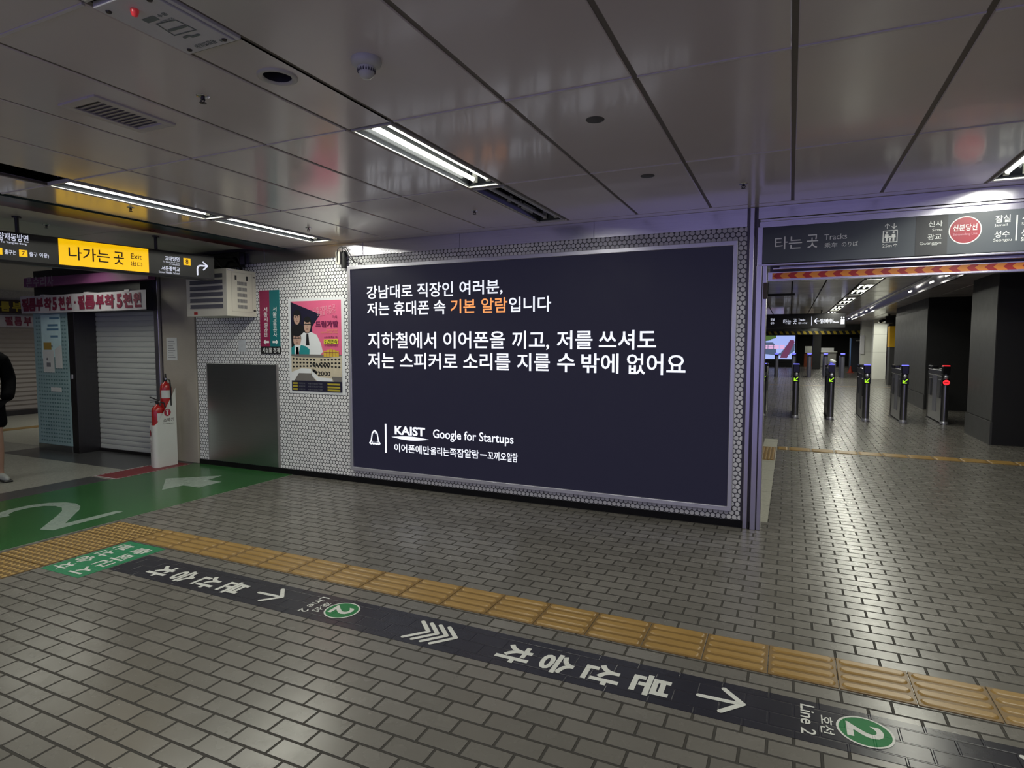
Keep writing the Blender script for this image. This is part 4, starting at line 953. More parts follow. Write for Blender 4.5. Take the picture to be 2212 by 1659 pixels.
# glass block column
t = thing('glass_pillar', 'teal glass pillar with dotted pattern, papers stuck on, left of the shutter', 'pillar', (-9.7, 5.2, 0))
gx0, gx1, gy = -10.06, -9.235, 5.15
MB().bbox(gx0, gx1, gy, SY, 0.09, 1.995, 0.004).build('glass_sheet', M['glass_teal'], t)
MB().bbox(gx0, gx1-0.002, gy-0.004, SY, 0.0, 0.09, 0.003).build('plinth', M['steel_panel'], t)
GF = wallframe(gy-0.0005); dt = MB()
for r in range(33):
    for c in range(12):
        dt.ell(gx0+0.085+0.0615*c, 0.145+0.0555*r, 0.021, 0.0125, GF, 0.0005, 0, 10)
dt.build('dot_pattern', M['glass_dot'], t)
MB().bbox(-9.232, -9.085, 5.15, SY, 0.0, 1.995, 0.004).build('side_post', M['steel_dark'], t)
MB().bbox(-9.19, -9.15, 5.138, 5.15, 1.06, 1.12, 0.004).build('lock', M['alu'], t)
p_ = Frame((0, gy-0.002, 0), (1, 0, 0), (0, 0, 1), (0, -1, 0))
tag(MB().prism([(-9.86, 1.34), (-9.86, 1.96), (-9.40, 1.97), (-9.40, 1.50), (-9.56, 1.36)], p_, 0, 0.003).build('notice', M['teal_paper']), 'large pale teal notice sheet at the top of the glass pillar', 'notice', 'papers on the glass pillar')
mb = MB()
for i, (z, a, b) in enumerate(((1.90, -9.65, -9.42), (1.80, -9.7, -9.45), (1.74, -9.72, -9.44), (1.64, -9.64, -9.46), (1.50, -9.75, -9.60))): mb.rect(a, z, b, z+0.03, p_, 0.0036)
par = [o for o in bpy.data.objects if o.get('label', '').startswith('large pale teal')][0]
mb.build('lettering', M['blue_ink'], Node(par, par.location))
tag(MB().prism([(-9.84, 1.14), (-9.845, 1.46), (-9.58, 1.46), (-9.575, 1.14)], p_, 0.0035, 0.006).build('notice', M['paper']), 'cream notice with small square print, lower left on the glass pillar', 'notice', 'papers on the glass pillar')
par = [o for o in bpy.data.objects if o.get('label', '').startswith('cream notice')][0]
MB().rect(-9.76, 1.22, -9.66, 1.28, p_, 0.0065).ell(-9.74, 1.33, 0.02, 0.022, p_, 0.0065).build('print_mark', M['ink_grey'], Node(par, par.location))
tag(MB().prism([(-9.815, 1.465), (-9.815, 1.57), (-9.63, 1.57), (-9.63, 1.465)], p_, 0.0035, 0.0055).build('sticky_note', mat('note_yellow', (0.36, 0.24, 0.05), 0.6)), 'ochre yellow note above the cream notice on the glass pillar', 'note', 'papers on the glass pillar')
tag(MB().prism([(-9.545, 1.20), (-9.55, 1.47), (-9.42, 1.53), (-9.385, 1.52), (-9.38, 1.20)], p_, 0.0035, 0.0055).build('notice', M['paper']), 'white notice with torn top, lower right on the glass pillar', 'notice', 'papers on the glass pillar')
tag(MB().bbox(-9.69, -9.44, gy-0.004, gy-0.001, 0.865, 0.925, 0.001).build('label_sticker', M['paper']), 'small pale label strip low on the glass pillar', 'label')
# shop sign and banners
t = thing('shop_sign', 'dark pink shop sign board hanging under the corridor ceiling', 'sign', (-8.7, 5.1, 2.36))
MB().bbox(-10.07, -7.35, 5.06, 5.16, 2.362, 2.49, 0.005).build('board', M['pink_sign'], t)
SFp = wallframe(5.0595); mb = MB()
for i, ch in enumerate('폰수리사'): mb.text(ch, (-10.0+0.17*i, 2.35, -9.86+0.17*i, 2.50), SFp, 0.002, 0, 0.02)
mb.build('lettering', mat('sign_grey', (0.30, 0.24, 0.29), 0.5), t)
def banner(F0, W_, H_, segs, name, label, txts, m1, m2, amp=0.014):
    """cloth banner sagging in shallow waves with its writing printed on it"""
    t = thing(name, label, 'banner', tuple(F0.O))
    def bend(u, v): return amp*math.sin(u*5.0+v*4)+0.006*math.sin(u*17)
    mb = MB(); NV = 4
    vs = [F0(W_*i/segs, H_*j/NV, bend(W_*i/segs, H_*j/NV)) for i in range(segs+1) for j in range(NV+1)]
    mb.add(vs, [(i*(NV+1)+j, (i+1)*(NV+1)+j, (i+1)*(NV+1)+j+1, i*(NV+1)+j+1) for i in range(segs) for j in range(NV)], 0, True)
    mb.build('cloth', m1, t)
    tx = MB()
    for s, (a, b, c, d), bo in txts:
        vs, fs = text_geo(s, bo)
        tx.add([F0(a+(c-a)*x, b+(d-b)*y, bend(a+(c-a)*x, b+(d-b)*y)+0.006) for x, y in vs], fs)
    tx.build('lettering', m2, t)
    return t
chars = [('필', .06, .22), ('름', .22, .385), ('부', .39, .55), ('착', .56, .72), ('5', .75, .86), ('천', .89, 1.03), ('원', 1.07, 1.22), ('·', 1.285, 1.32), ('필', 1.36, 1.53), ('름', 1.54, 1.72), ('부', 1.735, 1.91), ('착', 1.92, 2.10), ('5', 2.145, 2.28), ('천', 2.305, 2.48), ('원', 2.51, 2.69)]
banner(Frame((-10.14, 5.05, 1.985), (1, 0, 0), (0, 0, 1), (0, -1, 0)), 2.77, 0.245, 60, 'banner', 'white cloth banner with dark red Korean across the shop front',
       [(c_, (a, 0.03 if c_ != '·' else 0.11, b, 0.215 if c_ != '·' else 0.145), 0.05) for c_, a, b in chars], M['banner_white'], M['banner_ink'])
bt = [o for o in bpy.data.objects if o.get('label', '').startswith('white cloth banner')][0]
for x in (-9.6, -8.6, -7.75): MB().bbox(x-0.05, x+0.05, 5.04, 5.159, 2.215, 2.245, 0.003).build('tie', M['banner_white'], Node(bt, bt.location))
struct('wall_left', MB().box(-5.70, -5.55, -16, -4.0, 0, CZ+.05), M['terrazzo_pale'])  # unseen wall added to block background light from the shop side
# far shop along the corridor
FX = -15.25
struct('wall_left', MB().box(FX-0.3, FX, -16, 12, 0, CZ+.1), M['terrazzo_pale'])
t = thing('roller_shutter', 'tan roller shutter of the far shop across the corridor', 'shutter', (FX+0.03, 7.4, 0.1))
sh = MB(); prof = []; z = 0.11
while z < 1.95: prof += [(FX+0.012, z), (FX+0.03, z+0.03), (FX+0.012, z+0.09)]; z += 0.096
nn = len(prof); vs = [(x, y, zz) for y in (6.2, 9.5) for x, zz in prof]
sh.add(vs, [(i, i+nn, i+nn+1, i+1) for i in range(nn-1)]); sh.build('slat_curtain', M['shutter_tan'], t)
MB().box(FX+0.001, FX+0.03, 6.2, 9.5, 0.0, 0.11).build('threshold', M['steel_dark'], t)
CF = Frame((FX+0.040, 6.6, 1.91), (0, 1, 0), (0, 0, 1), (1, 0, 0))
banner(CF, 2.4, 0.255, 30, 'banner', 'white banner with red Korean on the far corridor shutter', [('필', (0.66, .03, .80, .225), .05), ('름', (0.83, .03, .97, .225), .05), ('부', (1.01, .03, 1.15, .225), .05), ('착', (1.18, .03, 1.32, .225), .05), ('·', (0.50, .11, .54, .15), .05)], M['banner_white'], M['banner_ink'], 0.002)
CF2 = Frame((FX+0.05, 6.4, 2.20), (0, 1, 0), (0, 0, 1), (1, 0, 0))
banner(CF2, 1.22, 0.285, 20, 'banner', 'dark brown banner with yellow Korean above the far white banner', [('필', (0.56, .04, .74, .25), .04), ('름', (0.78, .04, .96, .25), .04), ('부', (1.0, .04, 1.17, .25), .04)], M['brown_dark'], M['yellow_ink'], 0.004)

# ---------------------------------------------------------------- fire extinguishers in their stand
t = thing('extinguisher_stand', 'white slant-topped extinguisher stand against the concrete pillar', 'stand', (-7.27, 5.08, 0))
path = [(-7.315, 4.985), (-7.275, 4.965), (-7.235, 4.948)]+[(-7.185+0.042*math.sin(a), 4.975-0.042*math.cos(a)) for a in [math.radians(d) for d in (-25, 0, 25, 50, 75, 90)]]+[(-7.143, 4.99+0.235*i/8) for i in range(1, 9)]
Ls = [0]
for (a, b), (c, d) in zip(path, path[1:]): Ls.append(Ls[-1]+math.hypot(c-a, d-b))
def top(s):
    u = s/Ls[-1]
    return 0.535 if u < 0.36 else 0.535+0.455*((u-0.36)/0.64)**1.2
st = MB(); k = len(path)
out = [(x, y, 0.0) for x, y in path]+[(x, y, top(s)) for (x, y), s in zip(path, Ls)]
inn = [(x-0.006, y+0.006, 0.0) for x, y in path]+[(x-0.006, y+0.006, top(s)) for (x, y), s in zip(path, Ls)]
st.add(out, [(i, i+1, i+1+k, i+k) for i in range(k-1)], 0, True)
st.add(inn, [(i+1, i, i+k, i+1+k) for i in range(k-1)], 0, True)
st.add(out[k:]+inn[k:], [(i, i+1, i+1+k, i+k) for i in range(k-1)])
st.add(out[:1]+out[k:k+1]+inn[k:k+1]+inn[:1], [(0, 1, 2, 3)]); st.add([out[k-1], out[-1], inn[-1], inn[k-1]], [(3, 2, 1, 0)])
st.build('shell', M['stand_white'], t)
MB().prism([(-7.31, 5.0), (-7.20, 4.955), (-7.155, 4.98), (-7.155, 5.215), (-7.31, 5.215)], FLOOR, 0.003, 0.05).build('base', M['stand_white'], t)
SD = Frame((-7.1425, 0, 0), (0, 1, 0), (0, 0, 1), (1, 0, 0)); w = MB()
w.ell(5.105, 0.685, 0.046, 0.046, SD, 0.001)
w.build('round_mark', M['line_red'], t)
MB().rect(5.093, 0.655, 5.117, 0.70, SD, 0.0016).stroke([(5.09, 0.712), (5.118, 0.712)], 0.010, SD, 0.0016).build('mark_symbol', M['stand_white'], t)
MB().text('소화기', (5.045, 0.565, 5.19, 0.615), SD, 0.001, 0, 0.01).text('Fire extinguisher', (5.04, 0.533, 5.19, 0.551), SD, 0.001).build('lettering', M['brown_dark'], t)
SE = Frame((-7.315, 4.984, 0), (0.907, -0.42, 0), (0, 0, 1), (-0.42, -0.907, 0))
MB().ell(0.046, 0.43, 0.040, 0.040, SE, 0.003).build('round_mark', M['line_red'], t)
w = MB()
for i, ch in enumerate('소화기'): w.text(ch, (0.022, 0.30-0.06*i, 0.072, 0.35-0.06*i), SE, 0.003, 0, 0.01)
w.build('lettering', mat('faded_ink', (0.28, 0.18, 0.26), 0.6), t)
def make_ext(label, loc, yaw):
    t = thing('fire_extinguisher', label, 'fire extinguisher', (0, 0, 0), 'fire extinguishers in the white stand')
    MB().lathe([(0, 0), (0.062, 0), (0.066, 0.01), (0.066, 0.30), (0.060, 0.335), (0.042, 0.362), (0.020, 0.372), (0.018, 0.385), (0, 0.385)], (0, 0, 0), 24).build('cylinder_body', M['ext_red'], t)
    lb = MB(); n = 10; vs = [(0.0672*math.cos(-0.9+1.8*i/n), 0.0672*math.sin(-0.9+1.8*i/n), z) for z in (0.175, 0.275) for i in range(n+1)]
    lb.add(vs, [(i, i+1, i+n+2, i+n+1) for i in range(n)], 0, True).build('label', M['paper'], t)
    vl = MB().cyl((0, 0, 0.38), (0, 0, 0.425), 0.017, 12).bbox(-0.02, 0.03, -0.014, 0.014, 0.405, 0.43, 0.003).build('valve', M['black'], t)
    hb = MB().add([(0.02, -0.012, 0.43), (0.02, 0.012, 0.43), (-0.10, 0.010, 0.472), (-0.10, -0.010, 0.472), (0.02, -0.012, 0.438), (0.02, 0.012, 0.438), (-0.10, 0.010, 0.480), (-0.10, -0.010, 0.480)], [(0, 1, 2, 3), (7, 6, 5, 4), (0, 4, 5, 1), (1, 5, 6, 2), (2, 6, 7, 3), (3, 7, 4, 0)])
    hb.add([(0.0, -0.010, 0.415), (0.0, 0.010, 0.415), (-0.09, 0.009, 0.405), (-0.09, -0.009, 0.405), (0.0, -0.010, 0.423), (0.0, 0.010, 0.423), (-0.09, 0.009, 0.413), (-0.09, -0.009, 0.413)], [(0, 1, 2, 3), (7, 6, 5, 4), (0, 4, 5, 1), (1, 5, 6, 2), (2, 6, 7, 3), (3, 7, 4, 0)])
    hb.build('handle', M['black'], vl)
    MB().tube([Vector(p) for p in [(0.02, 0.02, 0.415), (0.06, 0.045, 0.40), (0.075, 0.05, 0.33), (0.07, 0.052, 0.2), (0.06, 0.05, 0.08)]], 0.008, 8).build('hose', M['cable'], vl)
    MB().cyl((0.02, 0, 0.418), (0.034, 0, 0.418), 0.011, 12).build('gauge', M['alu'], vl)
    t.ob.location = loc; t.ob.rotation_euler[2] = yaw; return t.ob
e1 = make_ext('red fire extinguisher lower in front, black lever pointing left, in the white stand', (-7.232, 5.035, 0.405), 0.25)
e2 = copy_tree(e1, (-7.222, 5.152, 0.69), 'red fire extinguisher standing higher behind the other in the white stand'); e2.rotation_euler[2] = -0.6
MB_ = MB().bbox(-7.31, -7.155, 5.09, 5.215, 0.05, 0.687, 0.004); t_ = Node([o for o in bpy.data.objects if o.name.startswith('extinguisher_stand')][0], (-7.27, 5.08, 0)); MB_.build('step', M['steel_panel'], t_)
MB().bbox(-7.31, -7.165, 5.0, 5.09, 0.05, 0.402, 0.004).build('step', M['steel_panel'], t_)

# ---------------------------------------------------------------- ticket hall
def make_gate(label, red=False):
    t = thing('ticket_gate', label, 'ticket gate', (0, 0, 0), 'ticket gates of the near row')
    fp = MB().cyl((0, 0.06, 0), (0, 0.06, 0.98), 0.062, 16).build('front_post', M['gate_steel'], t)
    MB().lathe([(0.066, 0.0), (0.068, 0.05), (0.062, 0.06)], (0, 0.06, 0.0), 16).build('foot_ring', M['alu'], fp)
    rc = MB().bbox(-0.062, 0.062, -0.006, 0.14, 0.97, 1.135, 0.012).bbox(-0.064, 0.064, -0.008, 0.10, 0.765, 0.885, 0.01).build('reader_cap', M['black_gloss'], t)
    MB().bbox(-0.056, 0.056, 0.0, 0.10, 1.135, 1.150, 0.004).build('card_reader', M['led_red' if red else 'led_blue'], rc)
    F = wallframe(-0.0085)
    if red: MB().ell(0, 0.822, 0.055, 0.050, F, 0.001).build('direction_lamp', M['led_red'], rc); MB().stroke([(-0.03, .822), (.03, .822)], 0.014, F, 0.002).build('bar_mark', M['red'], rc)
    else: MB().stroke([(0.034, 0.866), (-0.030, 0.800)], 0.017, F, 0.001).stroke([(-0.034, 0.846), (-0.034, 0.796), (0.022, 0.796)], 0.017, F, 0.001).build('direction_lamp', M['led_green'], rc)
    MB().lathe([(0.0, -0.03), (0.030, -0.03), (0.036, 0), (0.030, 0.03), (0.0, 0.03)], (0, 0.012, 0.925), 16).build('sensor', M['alu'], fp)
    MB().bbox(-0.045, 0.045, 0.12, 1.40, 0.03, 0.93, 0.006).build('side_panel', M['gate_steel'], t)
    MB().bbox(-0.049, 0.049, 0.55, 0.92, 0.20, 1.05, 0.005).build('centre_band', M['gate_blue_steel'], t)
    MB().bbox(-0.062, 0.062, 0.20, 0.40, 0.50, 0.86, 0.006).build('flap', M['gate_dark'], t); MB().bbox(-0.062, 0.062, 1.06, 1.26, 0.50, 0.86, 0.006).build('flap', M['gate_dark'], t)
    MB().bbox(-0.055, 0.055, 0.12, 1.36, 0.93, 1.06, 0.02).bbox(-0.03, 0.03, 0.15, 0.5, 1.06, 1.085, 0.008).build('top_cover', M['gate_steel'], t)
    MB().bbox(-0.056, 0.056, 1.0, 1.42, 1.03, 1.12, 0.02).build('rear_reader', M['black_gloss'], t)
    MB().cyl((0, 1.40, 0), (0, 1.40, 1.0), 0.055, 14).build('rear_post', M['gate_steel'], t)
    MB().box(-0.075, 0.075, 0.0, 1.45, 0, 0.012).build('floor_plate', M['steel_dark'], t)
    return t.ob
g0 = make_gate('ticket gate with green arrow, half hidden by the steel door jamb')
g0.location = (-0.50, 14.0, 0)
for x, lab in ((0.132, 'ticket gate with green arrow, first clear of the steel jamb'), (0.790, 'ticket gate with green arrow and white highlight on top'), (1.424, 'ticket gate with green arrow, right of the one with the white highlight'), (2.071, 'ticket gate with green arrow next to the red-lit gate')):
    copy_tree(g0, (x, 14.0, 0), lab)
g1 = make_gate('ticket gate with round red stop light', True); g1.location = (2.75, 14.05, 0)
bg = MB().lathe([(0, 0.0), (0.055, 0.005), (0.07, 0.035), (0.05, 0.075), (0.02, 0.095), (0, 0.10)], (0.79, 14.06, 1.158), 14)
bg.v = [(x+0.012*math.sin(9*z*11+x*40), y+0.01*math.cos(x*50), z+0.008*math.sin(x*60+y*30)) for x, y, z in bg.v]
tag(bg.build('gate_highlight', M['print_white']), 'white lump standing in for the highlight on top of a ticket gate', 'highlight')  # solid white lump stands in for a bright highlight on the gate
def make_far_gate(label):
    t = thing('ticket_gate', label, 'ticket gate', (0, 0, 0), 'ticket gates of the far row')
    MB().cyl((0, 0.06, 0), (0, 0.06, 1.0), 0.09, 12).bbox(-0.06, 0.06, 0.1, 1.5, 0.03, 1.0, 0.01).build('post', M['gate_blue_steel'], t)
    MB().bbox(-0.09, 0.09, -0.03, 0.3, 0.98, 1.12, 0.02).build('reader_cap', M['black_gloss'], t)
    MB().lathe([(0.0, -0.05), (0.08, -0.045), (0.10, 0.0), (0.08, 0.03), (0, 0.035)], (0, 0.0, 1.12), 12).build('card_reader', M['led_blue'], t)
    return t.ob
f0 = make_far_gate('far ticket gate with blue light before the lit screen, leftmost of its row'); f0.location = (-0.585, 32, 0)
for x, lab in ((0.167, 'far ticket gate with blue light at the right edge of the lit screen'), (0.845, 'far ticket gate with blue light before the small white notice'), (1.53, 'far ticket gate with blue light before the white counter'), (2.238, 'far ticket gate with blue light beside the traffic cone')):
    copy_tree(f0, (x, 32, 0), lab)

# dark cladding on the right
struct('wall_right', MB().box(2.87, 7, 11.55, 13.0, 0, CZ), [M['wall_black']])
struct('trim_13_lit_side', MB().box(2.862, 2.872, 11.56, 13.0, 0.37, 2.45).box(2.845, 2.875, 11.545, 13.02, 0, 0.355), M['wall_grey'])  # lighter grey sheet paints in the light on this side; plinth below
struct('wall_right', MB().box(2.95, 7, 17.2, 22, 0, CZ).box(3.9, 7, 13.0, 17.2, 0, CZ), M['wall_black'])
struct('trim_14_lit_side', MB().box(2.940, 2.952, 17.21, 22, 0.37, 2.40).box(2.925, 2.955, 17.2, 22, 0, 0.35), M['wall_grey'])  # same painted-in light on the second block's left face, above its plinth
struct('wall_right', MB().box(4.65, 7, 22, 56, 0, CZ).box(5.9, 7, -4, 11.55, 0, CZ), M['wall_black'])
struct('wall_left', MB().box(-5.5, -5.3, WY+0.24, 56, 0, CZ+0.05), M['wall_grey'])
struct('wall_back', MB().box(-6.2, 7, 52, 52.3, 0, CZ), M['wall_black'])
t = thing('hall_pillar', 'dark square pillar with yellow top behind the ticket gates', 'pillar', (3.68, 27, 0))
MB().bbox(3.44, 3.92, 26.95, 27.5, 0, 1.455, 0.01).build('shaft', M['wall_grey'], t)
MB().add([(3.43, 26.94, 1.455), (3.90, 26.94, 1.455), (3.90, 26.94, 2.10), (4.05, 26.94, 2.25), (3.42, 26.94, 2.25), (3.43, 27.5, 1.455), (3.90, 27.5, 1.455), (3.90, 27.5, 2.10), (4.05, 27.5, 2.25), (3.42, 27.5, 2.25)], [(0, 1, 2, 3, 4), (9, 8, 7, 6, 5), (0, 5, 6, 1), (1, 6, 7, 2), (2, 7, 8, 3), (3, 8, 9, 4), (4, 9, 5, 0)]).build('yellow_cap', M['cap_yellow'], t)
MB().bbox(3.4, 4.65, 27.0, 27.5, 2.25, CZ, 0.01).bbox(3.92, 4.65, 27.2, 27.5, 1.45, 2.25, 0.01).build('head_beam', M['wall_black'], t)
tag(MB().bbox(4.30, 4.62, 25.6, 25.65, 0.29, 1.69, 0.005).build('info_board', M['wcol']), 'pale information board standing against the dark wall', 'board')
struct('column_1', MB().bbox(3.384, 3.90, 31.5, 32.0, 0, CZ, 0.008).box(3.383, 3.901, 31.499, 32.0, 1.2, 1.205, 1).box(3.383, 3.901, 31.499, 32, 2.0, 2.005, 1), [M['wcol'], M['seam']])
struct('column_2', MB().bbox(3.065, 3.592, 33.2, 33.8, 0, CZ, 0.008).box(3.064, 3.593, 33.199, 33.8, 1.2, 1.205, 1), [M['wcol'], M['seam']])
tag(MB().bbox(3.02, 3.2, 33.1, 33.18, 1.1, 2.0, 0.01).build('pillar_sign', M['ap_white']), 'narrow pale sign on the left white column', 'sign')
struct('column_3', MB().bbox(1.312, 1.777, 43, 43.5, 0, CZ, 0.01), M['wall_grey'])
t = thing('vending_machine', 'dark blue lit machine with red lights left of the white columns', 'machine', (3.49, 40, 0))
MB().bbox(3.17, 3.82, 40, 40.8, 0, 1.95, 0.02).build('cabinet', mat('machine_blue', (0.05, 0.06, 0.09), 0.4), t)
MB().box(3.165, 3.19, 39.99, 40.01, 0.05, 1.9).build('edge_light', mat('machine_edge', (0.1, 0.2, 0.35), 0.4, emit=(0.2, 0.4, 0.8), es=0.25), t)
MB().bbox(3.42, 3.7, 39.97, 40.0, 1.75, 1.82, 0.005).build('top_light', M['slate_white'], t)
for z in (1.08, 0.86): MB().ell(3.72, z, 0.085, 0.055, wallframe(39.99), 0.005).build('status_lamp', M['led_red'], t)
t = thing('traffic_cone', 'small red traffic cone on the far hall floor', 'cone', (3.05, 38, 0))
MB().lathe([(0.13, 0.02), (0.10, 0.12), (0.06, 0.26), (0.025, 0.38), (0, 0.385)], (3.05, 38, 0), 16).build('cone_body', M['cone'], t)
MB().bbox(2.88, 3.22, 37.83, 38.17, 0, 0.025, 0.006).build('base', M['cone'], t)
# lit screen
t = thing('led_screen', 'large lit advertising screen at the far end of the hall', 'screen', (-0.7, 46, 0.1))
MB().bbox(-1.9, 0.42, 46.0, 46.3, 0.12, 2.25, 0.02).bbox(-1.9, 0.42, 45.95, 46.3, 0.0, 0.30, 0.02).build('housing', M['black'], t)
S_ = wallframe(45.995)
MB().rect(-1.80, 0.54, 0.30, 2.17, S_, 0.001).build('display', M['scr_sky'], t)
g_ = MB().poly([(-1.8, 1.75), (-0.9, 1.9), (-0.9, 2.17), (-1.8, 2.17)], S_, 0.004); g_.build('picture_green', M['scr_green'], t)
MB().poly([(-1.8, 0.9), (-0.2, 0.75), (0.28, 1.1), (0.28, 1.6), (-0.3, 1.7), (-1.8, 1.7)], S_, 0.003).build('picture_dark', M['scr_dark'], t)
MB().poly([(-1.25, 1.9), (-0.4, 2.15), (0.25, 2.02), (-0.25, 1.45), (-0.6, 0.95), (-0.85, 0.95), (-0.95, 1.5)], S_, 0.006).build('picture_pale', M['scr_sky'], t)
g_ = MB()
for r in range(2):
    for c in range(4): g_.rect(-1.75+0.36*c, 1.25+0.15*r, -1.43+0.36*c, 1.37+0.15*r, S_, 0.008)
g_.build('picture_blocks', M['scr_pink'], t)
MB().poly([(-0.62, 0.62), (-0.18, 0.62), (0.27, 1.70), (0.22, 1.85), (-0.02, 1.85), (-0.55, 0.85)], S_, 0.010).build('picture_slab', M['scr_plum'], t)
# counter, notice
t = thing('service_counter', 'white service counter in the dark far office', 'counter', (2.4, 48, 0))
MB().bbox(1.85, 2.95, 48, 48.6, 0, 1.0, 0.02).build('front', mat('counter_white', (0.42, 0.42, 0.40), 0.5), t)
MB().bbox(1.80, 3.0, 47.9, 48.7, 1.0, 1.06, 0.01).build('counter_top', M['wcol'], t)
MB().bbox(2.0, 2.8, 48.15, 48.2, 1.06, 1.32, 0.01).build('screen_panel', M['ap_white'], t)
t = thing('notice_stand', 'white notice on a stand left of the grey far column', 'notice', (1.15, 47, 0))
MB().bbox(0.93, 1.38, 47, 47.04, 0.97, 1.43, 0.005).build('board', M['wcol'], t)
MB().bbox(0.9, 1.42, 47.1, 47.5, 0, 0.9, 0.01).build('stand', mat('notice_red', (0.35, 0.08, 0.03), 0.5), t)
# hanging signs and beams
t = thing('tracks_sign', 'black hanging tracks and lift sign in the ticket hall', 'sign', (0.4, 22, 2.085))
MB().bbox(-2.0, 1.58, 22, 22.15, 2.085, 2.555, 0.01).build('housing', M['black'], t)
for x in (-1.2, 0.9): MB().cyl((x, 22.07, 2.55), (x, 22.07, CZ), 0.025, 8).build('suspension_rod', M['black'], t)
HF = wallframe(21.995); w = MB()
for s, a in (('타는', (-0.23, 2.22, 0.0, 2.38)), ('곳', (0.06, 2.22, 0.17, 2.39)), ('Tracks', (0.22, 2.32, 0.42, 2.39)), ('乘车 のりば', (0.22, 2.22, 0.48, 2.28)), ('엘리베이터', (0.86, 2.23, 1.23, 2.38)), ('Elevator', (1.24, 2.24, 1.40, 2.30)), ('잠실', (-0.62, 2.34, -0.5, 2.42)), ('성수', (-0.62, 2.22, -0.5, 2.30))): w.text(s, a, HF, 0.002, 0, 0.015)
w.rect(0.60, 2.17, 0.615, 2.46, HF, 0.002)
w.stroke([(0.70, 2.31), (0.83, 2.31)], 0.03, HF, 0.002).stroke([(0.76, 2.385), (0.69, 2.31), (0.76, 2.235)], 0.03, HF, 0.002)
w.rect(1.44, 2.2, 1.55, 2.36, HF, 0.002).ell(1.465, 2.41, .02, .03, HF, .002).ell(1.525, 2.41, .02, .03, HF, .002)
w.build('lettering', M['sign_white'], t)
t = thing('gate_sign', 'small dark hanging sign below and behind the tracks sign', 'sign', (0.05, 28, 2.13))
MB().bbox(-0.28, 0.39, 28, 28.1, 2.10, 2.49, 0.01).build('housing', M['black'], t)
MB().cyl((0.05, 28.05, 2.48), (0.05, 28.05, CZ), 0.025, 8).build('suspension_rod', M['black'], t)
MB().rect(0.06, 2.29, 0.18, 2.33, wallframe(27.995), 0.002).rect(0.22, 2.29, 0.33, 2.33, wallframe(27.995), 0.002).ell(-0.12, 2.28, 0.05, 0.04, wallframe(27.995), 0.002).build('lettering', M['sign_white'], t)
struct('trim_16', MB().box(-6, 4.65, 38.01, 38.3, 2.11, CZ), mat('header_grey', (0.14, 0.16, 0.14), 0.25))
t = thing('hazard_bar', 'black and yellow striped shutter bar across the far hall', 'hazard bar', (1.4, 37.9, 2.11))
MB().bbox(-2.5, 4.3, 37.9, 38.0, 2.10, 2.30, 0.01).build('bar', M['black'], t)
st = MB(); BF = wallframe(37.895)
for k in range(22):
    x = -2.4+0.30*k; st.poly([(x, 2.30), (x+0.09, 2.12), (x+0.24, 2.12), (x+0.15, 2.30)], BF, 0.003)
st.build('hazard_stripe', M['hazard_yellow'], t)
tag(MB().bbox(-0.45, 0.05, 11.9, 12.0, 2.42, 2.46, 0.005).cyl((-0.4, 11.95, 2.45), (-0.4, 11.95, CZ), 0.012, 8).cyl((0.0, 11.95, 2.45), (0.0, 11.95, CZ), 0.012, 8).build('ceiling_rail', M['black']), 'short dark rail hung under the hall ceiling beside the jamb', 'rail')
t = thing('security_camera', 'dark camera unit under the ceiling before the yellow-topped pillar', 'camera', (3.22, 26, 2.6))
MB().bbox(3.15, 3.40, 25.85, 26.15, 2.32, 2.60, 0.02).build('housing', M['black'], t)
MB().cyl((3.1, 26, 2.45), (2.98, 25.9, 2.40), 0.06, 12).cyl((3.1, 26, 2.45), (3.2, 26, 2.45), 0.04, 10).build('lens', M['black_gloss'], t)
MB().cyl((3.27, 26, 2.58), (3.27, 26, CZ), 0.03, 8).build('bracket', M['black'], t)

# ---------------------------------------------------------------- person at the left edge
def skin_obj(name, joints, edges, m, parent, sub=2, merge=None):
    me = bpy.data.meshes.new(name); me.from_pydata([j[:3] for j in joints], edges, [])
    me.materials.append(m)
    o = bpy.data.objects.new(name, me); COL.objects.link(o); o.parent = parent.ob
    sk = o.modifiers.new('skin', 'SKIN'); sk.use_smooth_shade = True
    for i, j in enumerate(joints):
        v = me.skin_vertices[0].data[i]; v.radius = (j[3], j[4] if len(j) > 4 else j[3]); v.use_root = (i == 0)
    s = o.modifiers.new('sub', 'SUBSURF'); s.levels = sub; s.render_levels = sub
    return o
t = thing('person', 'person in black jacket and black shorts at the left edge, white sneakers', 'person', (-8.24, 3.66, 0))
t.ob.rotation_euler[2] = math.radians(-10)
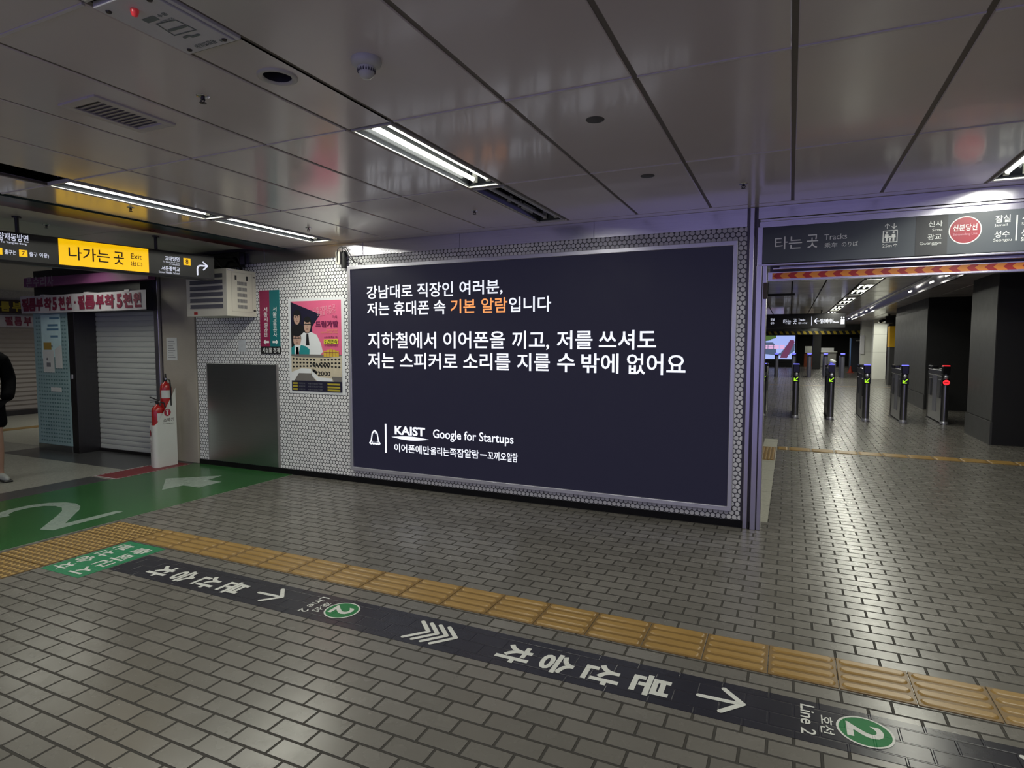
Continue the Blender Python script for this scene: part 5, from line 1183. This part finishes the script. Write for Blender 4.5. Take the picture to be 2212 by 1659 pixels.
# local: faces +x, left is +y
body = [(0, 0, 0.93, 0.13, 0.15), (0, 0, 1.10, 0.105, 0.14), (0.01, 0, 1.28, 0.115, 0.165), (0, 0, 1.42, 0.09, 0.14), (0.0, 0, 1.50, 0.052), (0.015, 0, 1.56, 0.062), (0.02, 0, 1.64, 0.085, 0.075), (0.01, 0, 1.72, 0.06),
        (0.105, 0, 1.615, 0.014), (0.02, 0.082, 1.62, 0.016), (0.02, -0.082, 1.62, 0.016)]
ed = [(0, 1), (1, 2), (2, 3), (3, 4), (4, 5), (5, 6), (6, 7), (6, 8), (6, 9), (6, 10)]
for s in (1, -1):
    n0 = len(body)
    body += [(0, s*0.19, 1.40, 0.055), (-0.03, s*0.25, 1.16, 0.042), (0.10, s*0.21, 0.98, 0.032), (0.14, s*0.19, 0.93, 0.028)]
    ed += [(3, n0), (n0, n0+1), (n0+1, n0+2), (n0+2, n0+3)]
    n1 = len(body)
    fx = 0.16*s if s < 0 else 0.10
    body += [(0.02, s*0.10, 0.82, 0.085), (0.05+fx*.3, s*0.11, 0.50, 0.055), (0.02+fx*.6, s*0.115, 0.33, 0.052), (-0.01+fx*.8, s*0.12, 0.11, 0.034), (0.0+fx*.8, s*0.12, 0.055, 0.036), (0.13+fx*.8, s*0.125, 0.03, 0.026)]
    ed += [(0, n1)]+[(n1+i, n1+i+1) for i in range(5)]
skin_obj('body', body, ed, M['skin'], t)
jk = [(0, 0, 0.90, 0.155, 0.185), (0, 0, 1.10, 0.14, 0.175), (0.01, 0, 1.28, 0.145, 0.195), (0, 0, 1.41, 0.115, 0.165), (0.0, 0, 1.49, 0.075)]
je = [(0, 1), (1, 2), (2, 3), (3, 4)]
for s in (1, -1):
    n0 = len(jk); jk += [(0, s*0.20, 1.39, 0.085), (-0.03, s*0.27, 1.15, 0.075), (0.09, s*0.225, 0.98, 0.068), (0.15, s*0.18, 0.92, 0.075)]
    je += [(3, n0), (n0, n0+1), (n0+1, n0+2), (n0+2, n0+3)]
skin_obj('jacket', jk, je, M['cloth_black'], t)
sh = [(0, 0, 0.90, 0.15, 0.175)]; se = []
for s in (1, -1):
    fx = 0.16*s if s < 0 else 0.10
    n0 = len(sh); sh += [(0.02, s*0.105, 0.80, 0.115), (0.05+fx*.3, s*0.115, 0.58, 0.105)]; se += [(0, n0), (n0, n0+1)]
skin_obj('shorts', sh, se, M['cloth_black'], t)
skin_obj('hair', [(0.0, 0, 1.70, 0.095, 0.088), (-0.03, 0, 1.63, 0.085), (-0.03, 0, 1.57, 0.06)], [(0, 1), (1, 2)], M['black'], t)
for s in (1, -1):
    fx = 0.16*s if s < 0 else 0.10
    a = fx*.8; skin_obj('shoe', [(-0.05+a, s*0.12, 0.045, 0.042, 0.036), (0.04+a, s*0.122, 0.045, 0.045, 0.042), (0.15+a, s*0.126, 0.034, 0.032, 0.044), (0.21+a, s*0.128, 0.026, 0.022, 0.03)], [(0, 1), (1, 2), (2, 3)], M['shoe'], t)
    sl = MB(); sl.bbox(-8.24-0.10+a, -8.24+0.235+a, 3.66+s*0.124-0.044, 3.66+s*0.124+0.044, 0.0, 0.022, 0.009); sl.build('sole', M['black'] if s > 0 else M['shoe'], t)
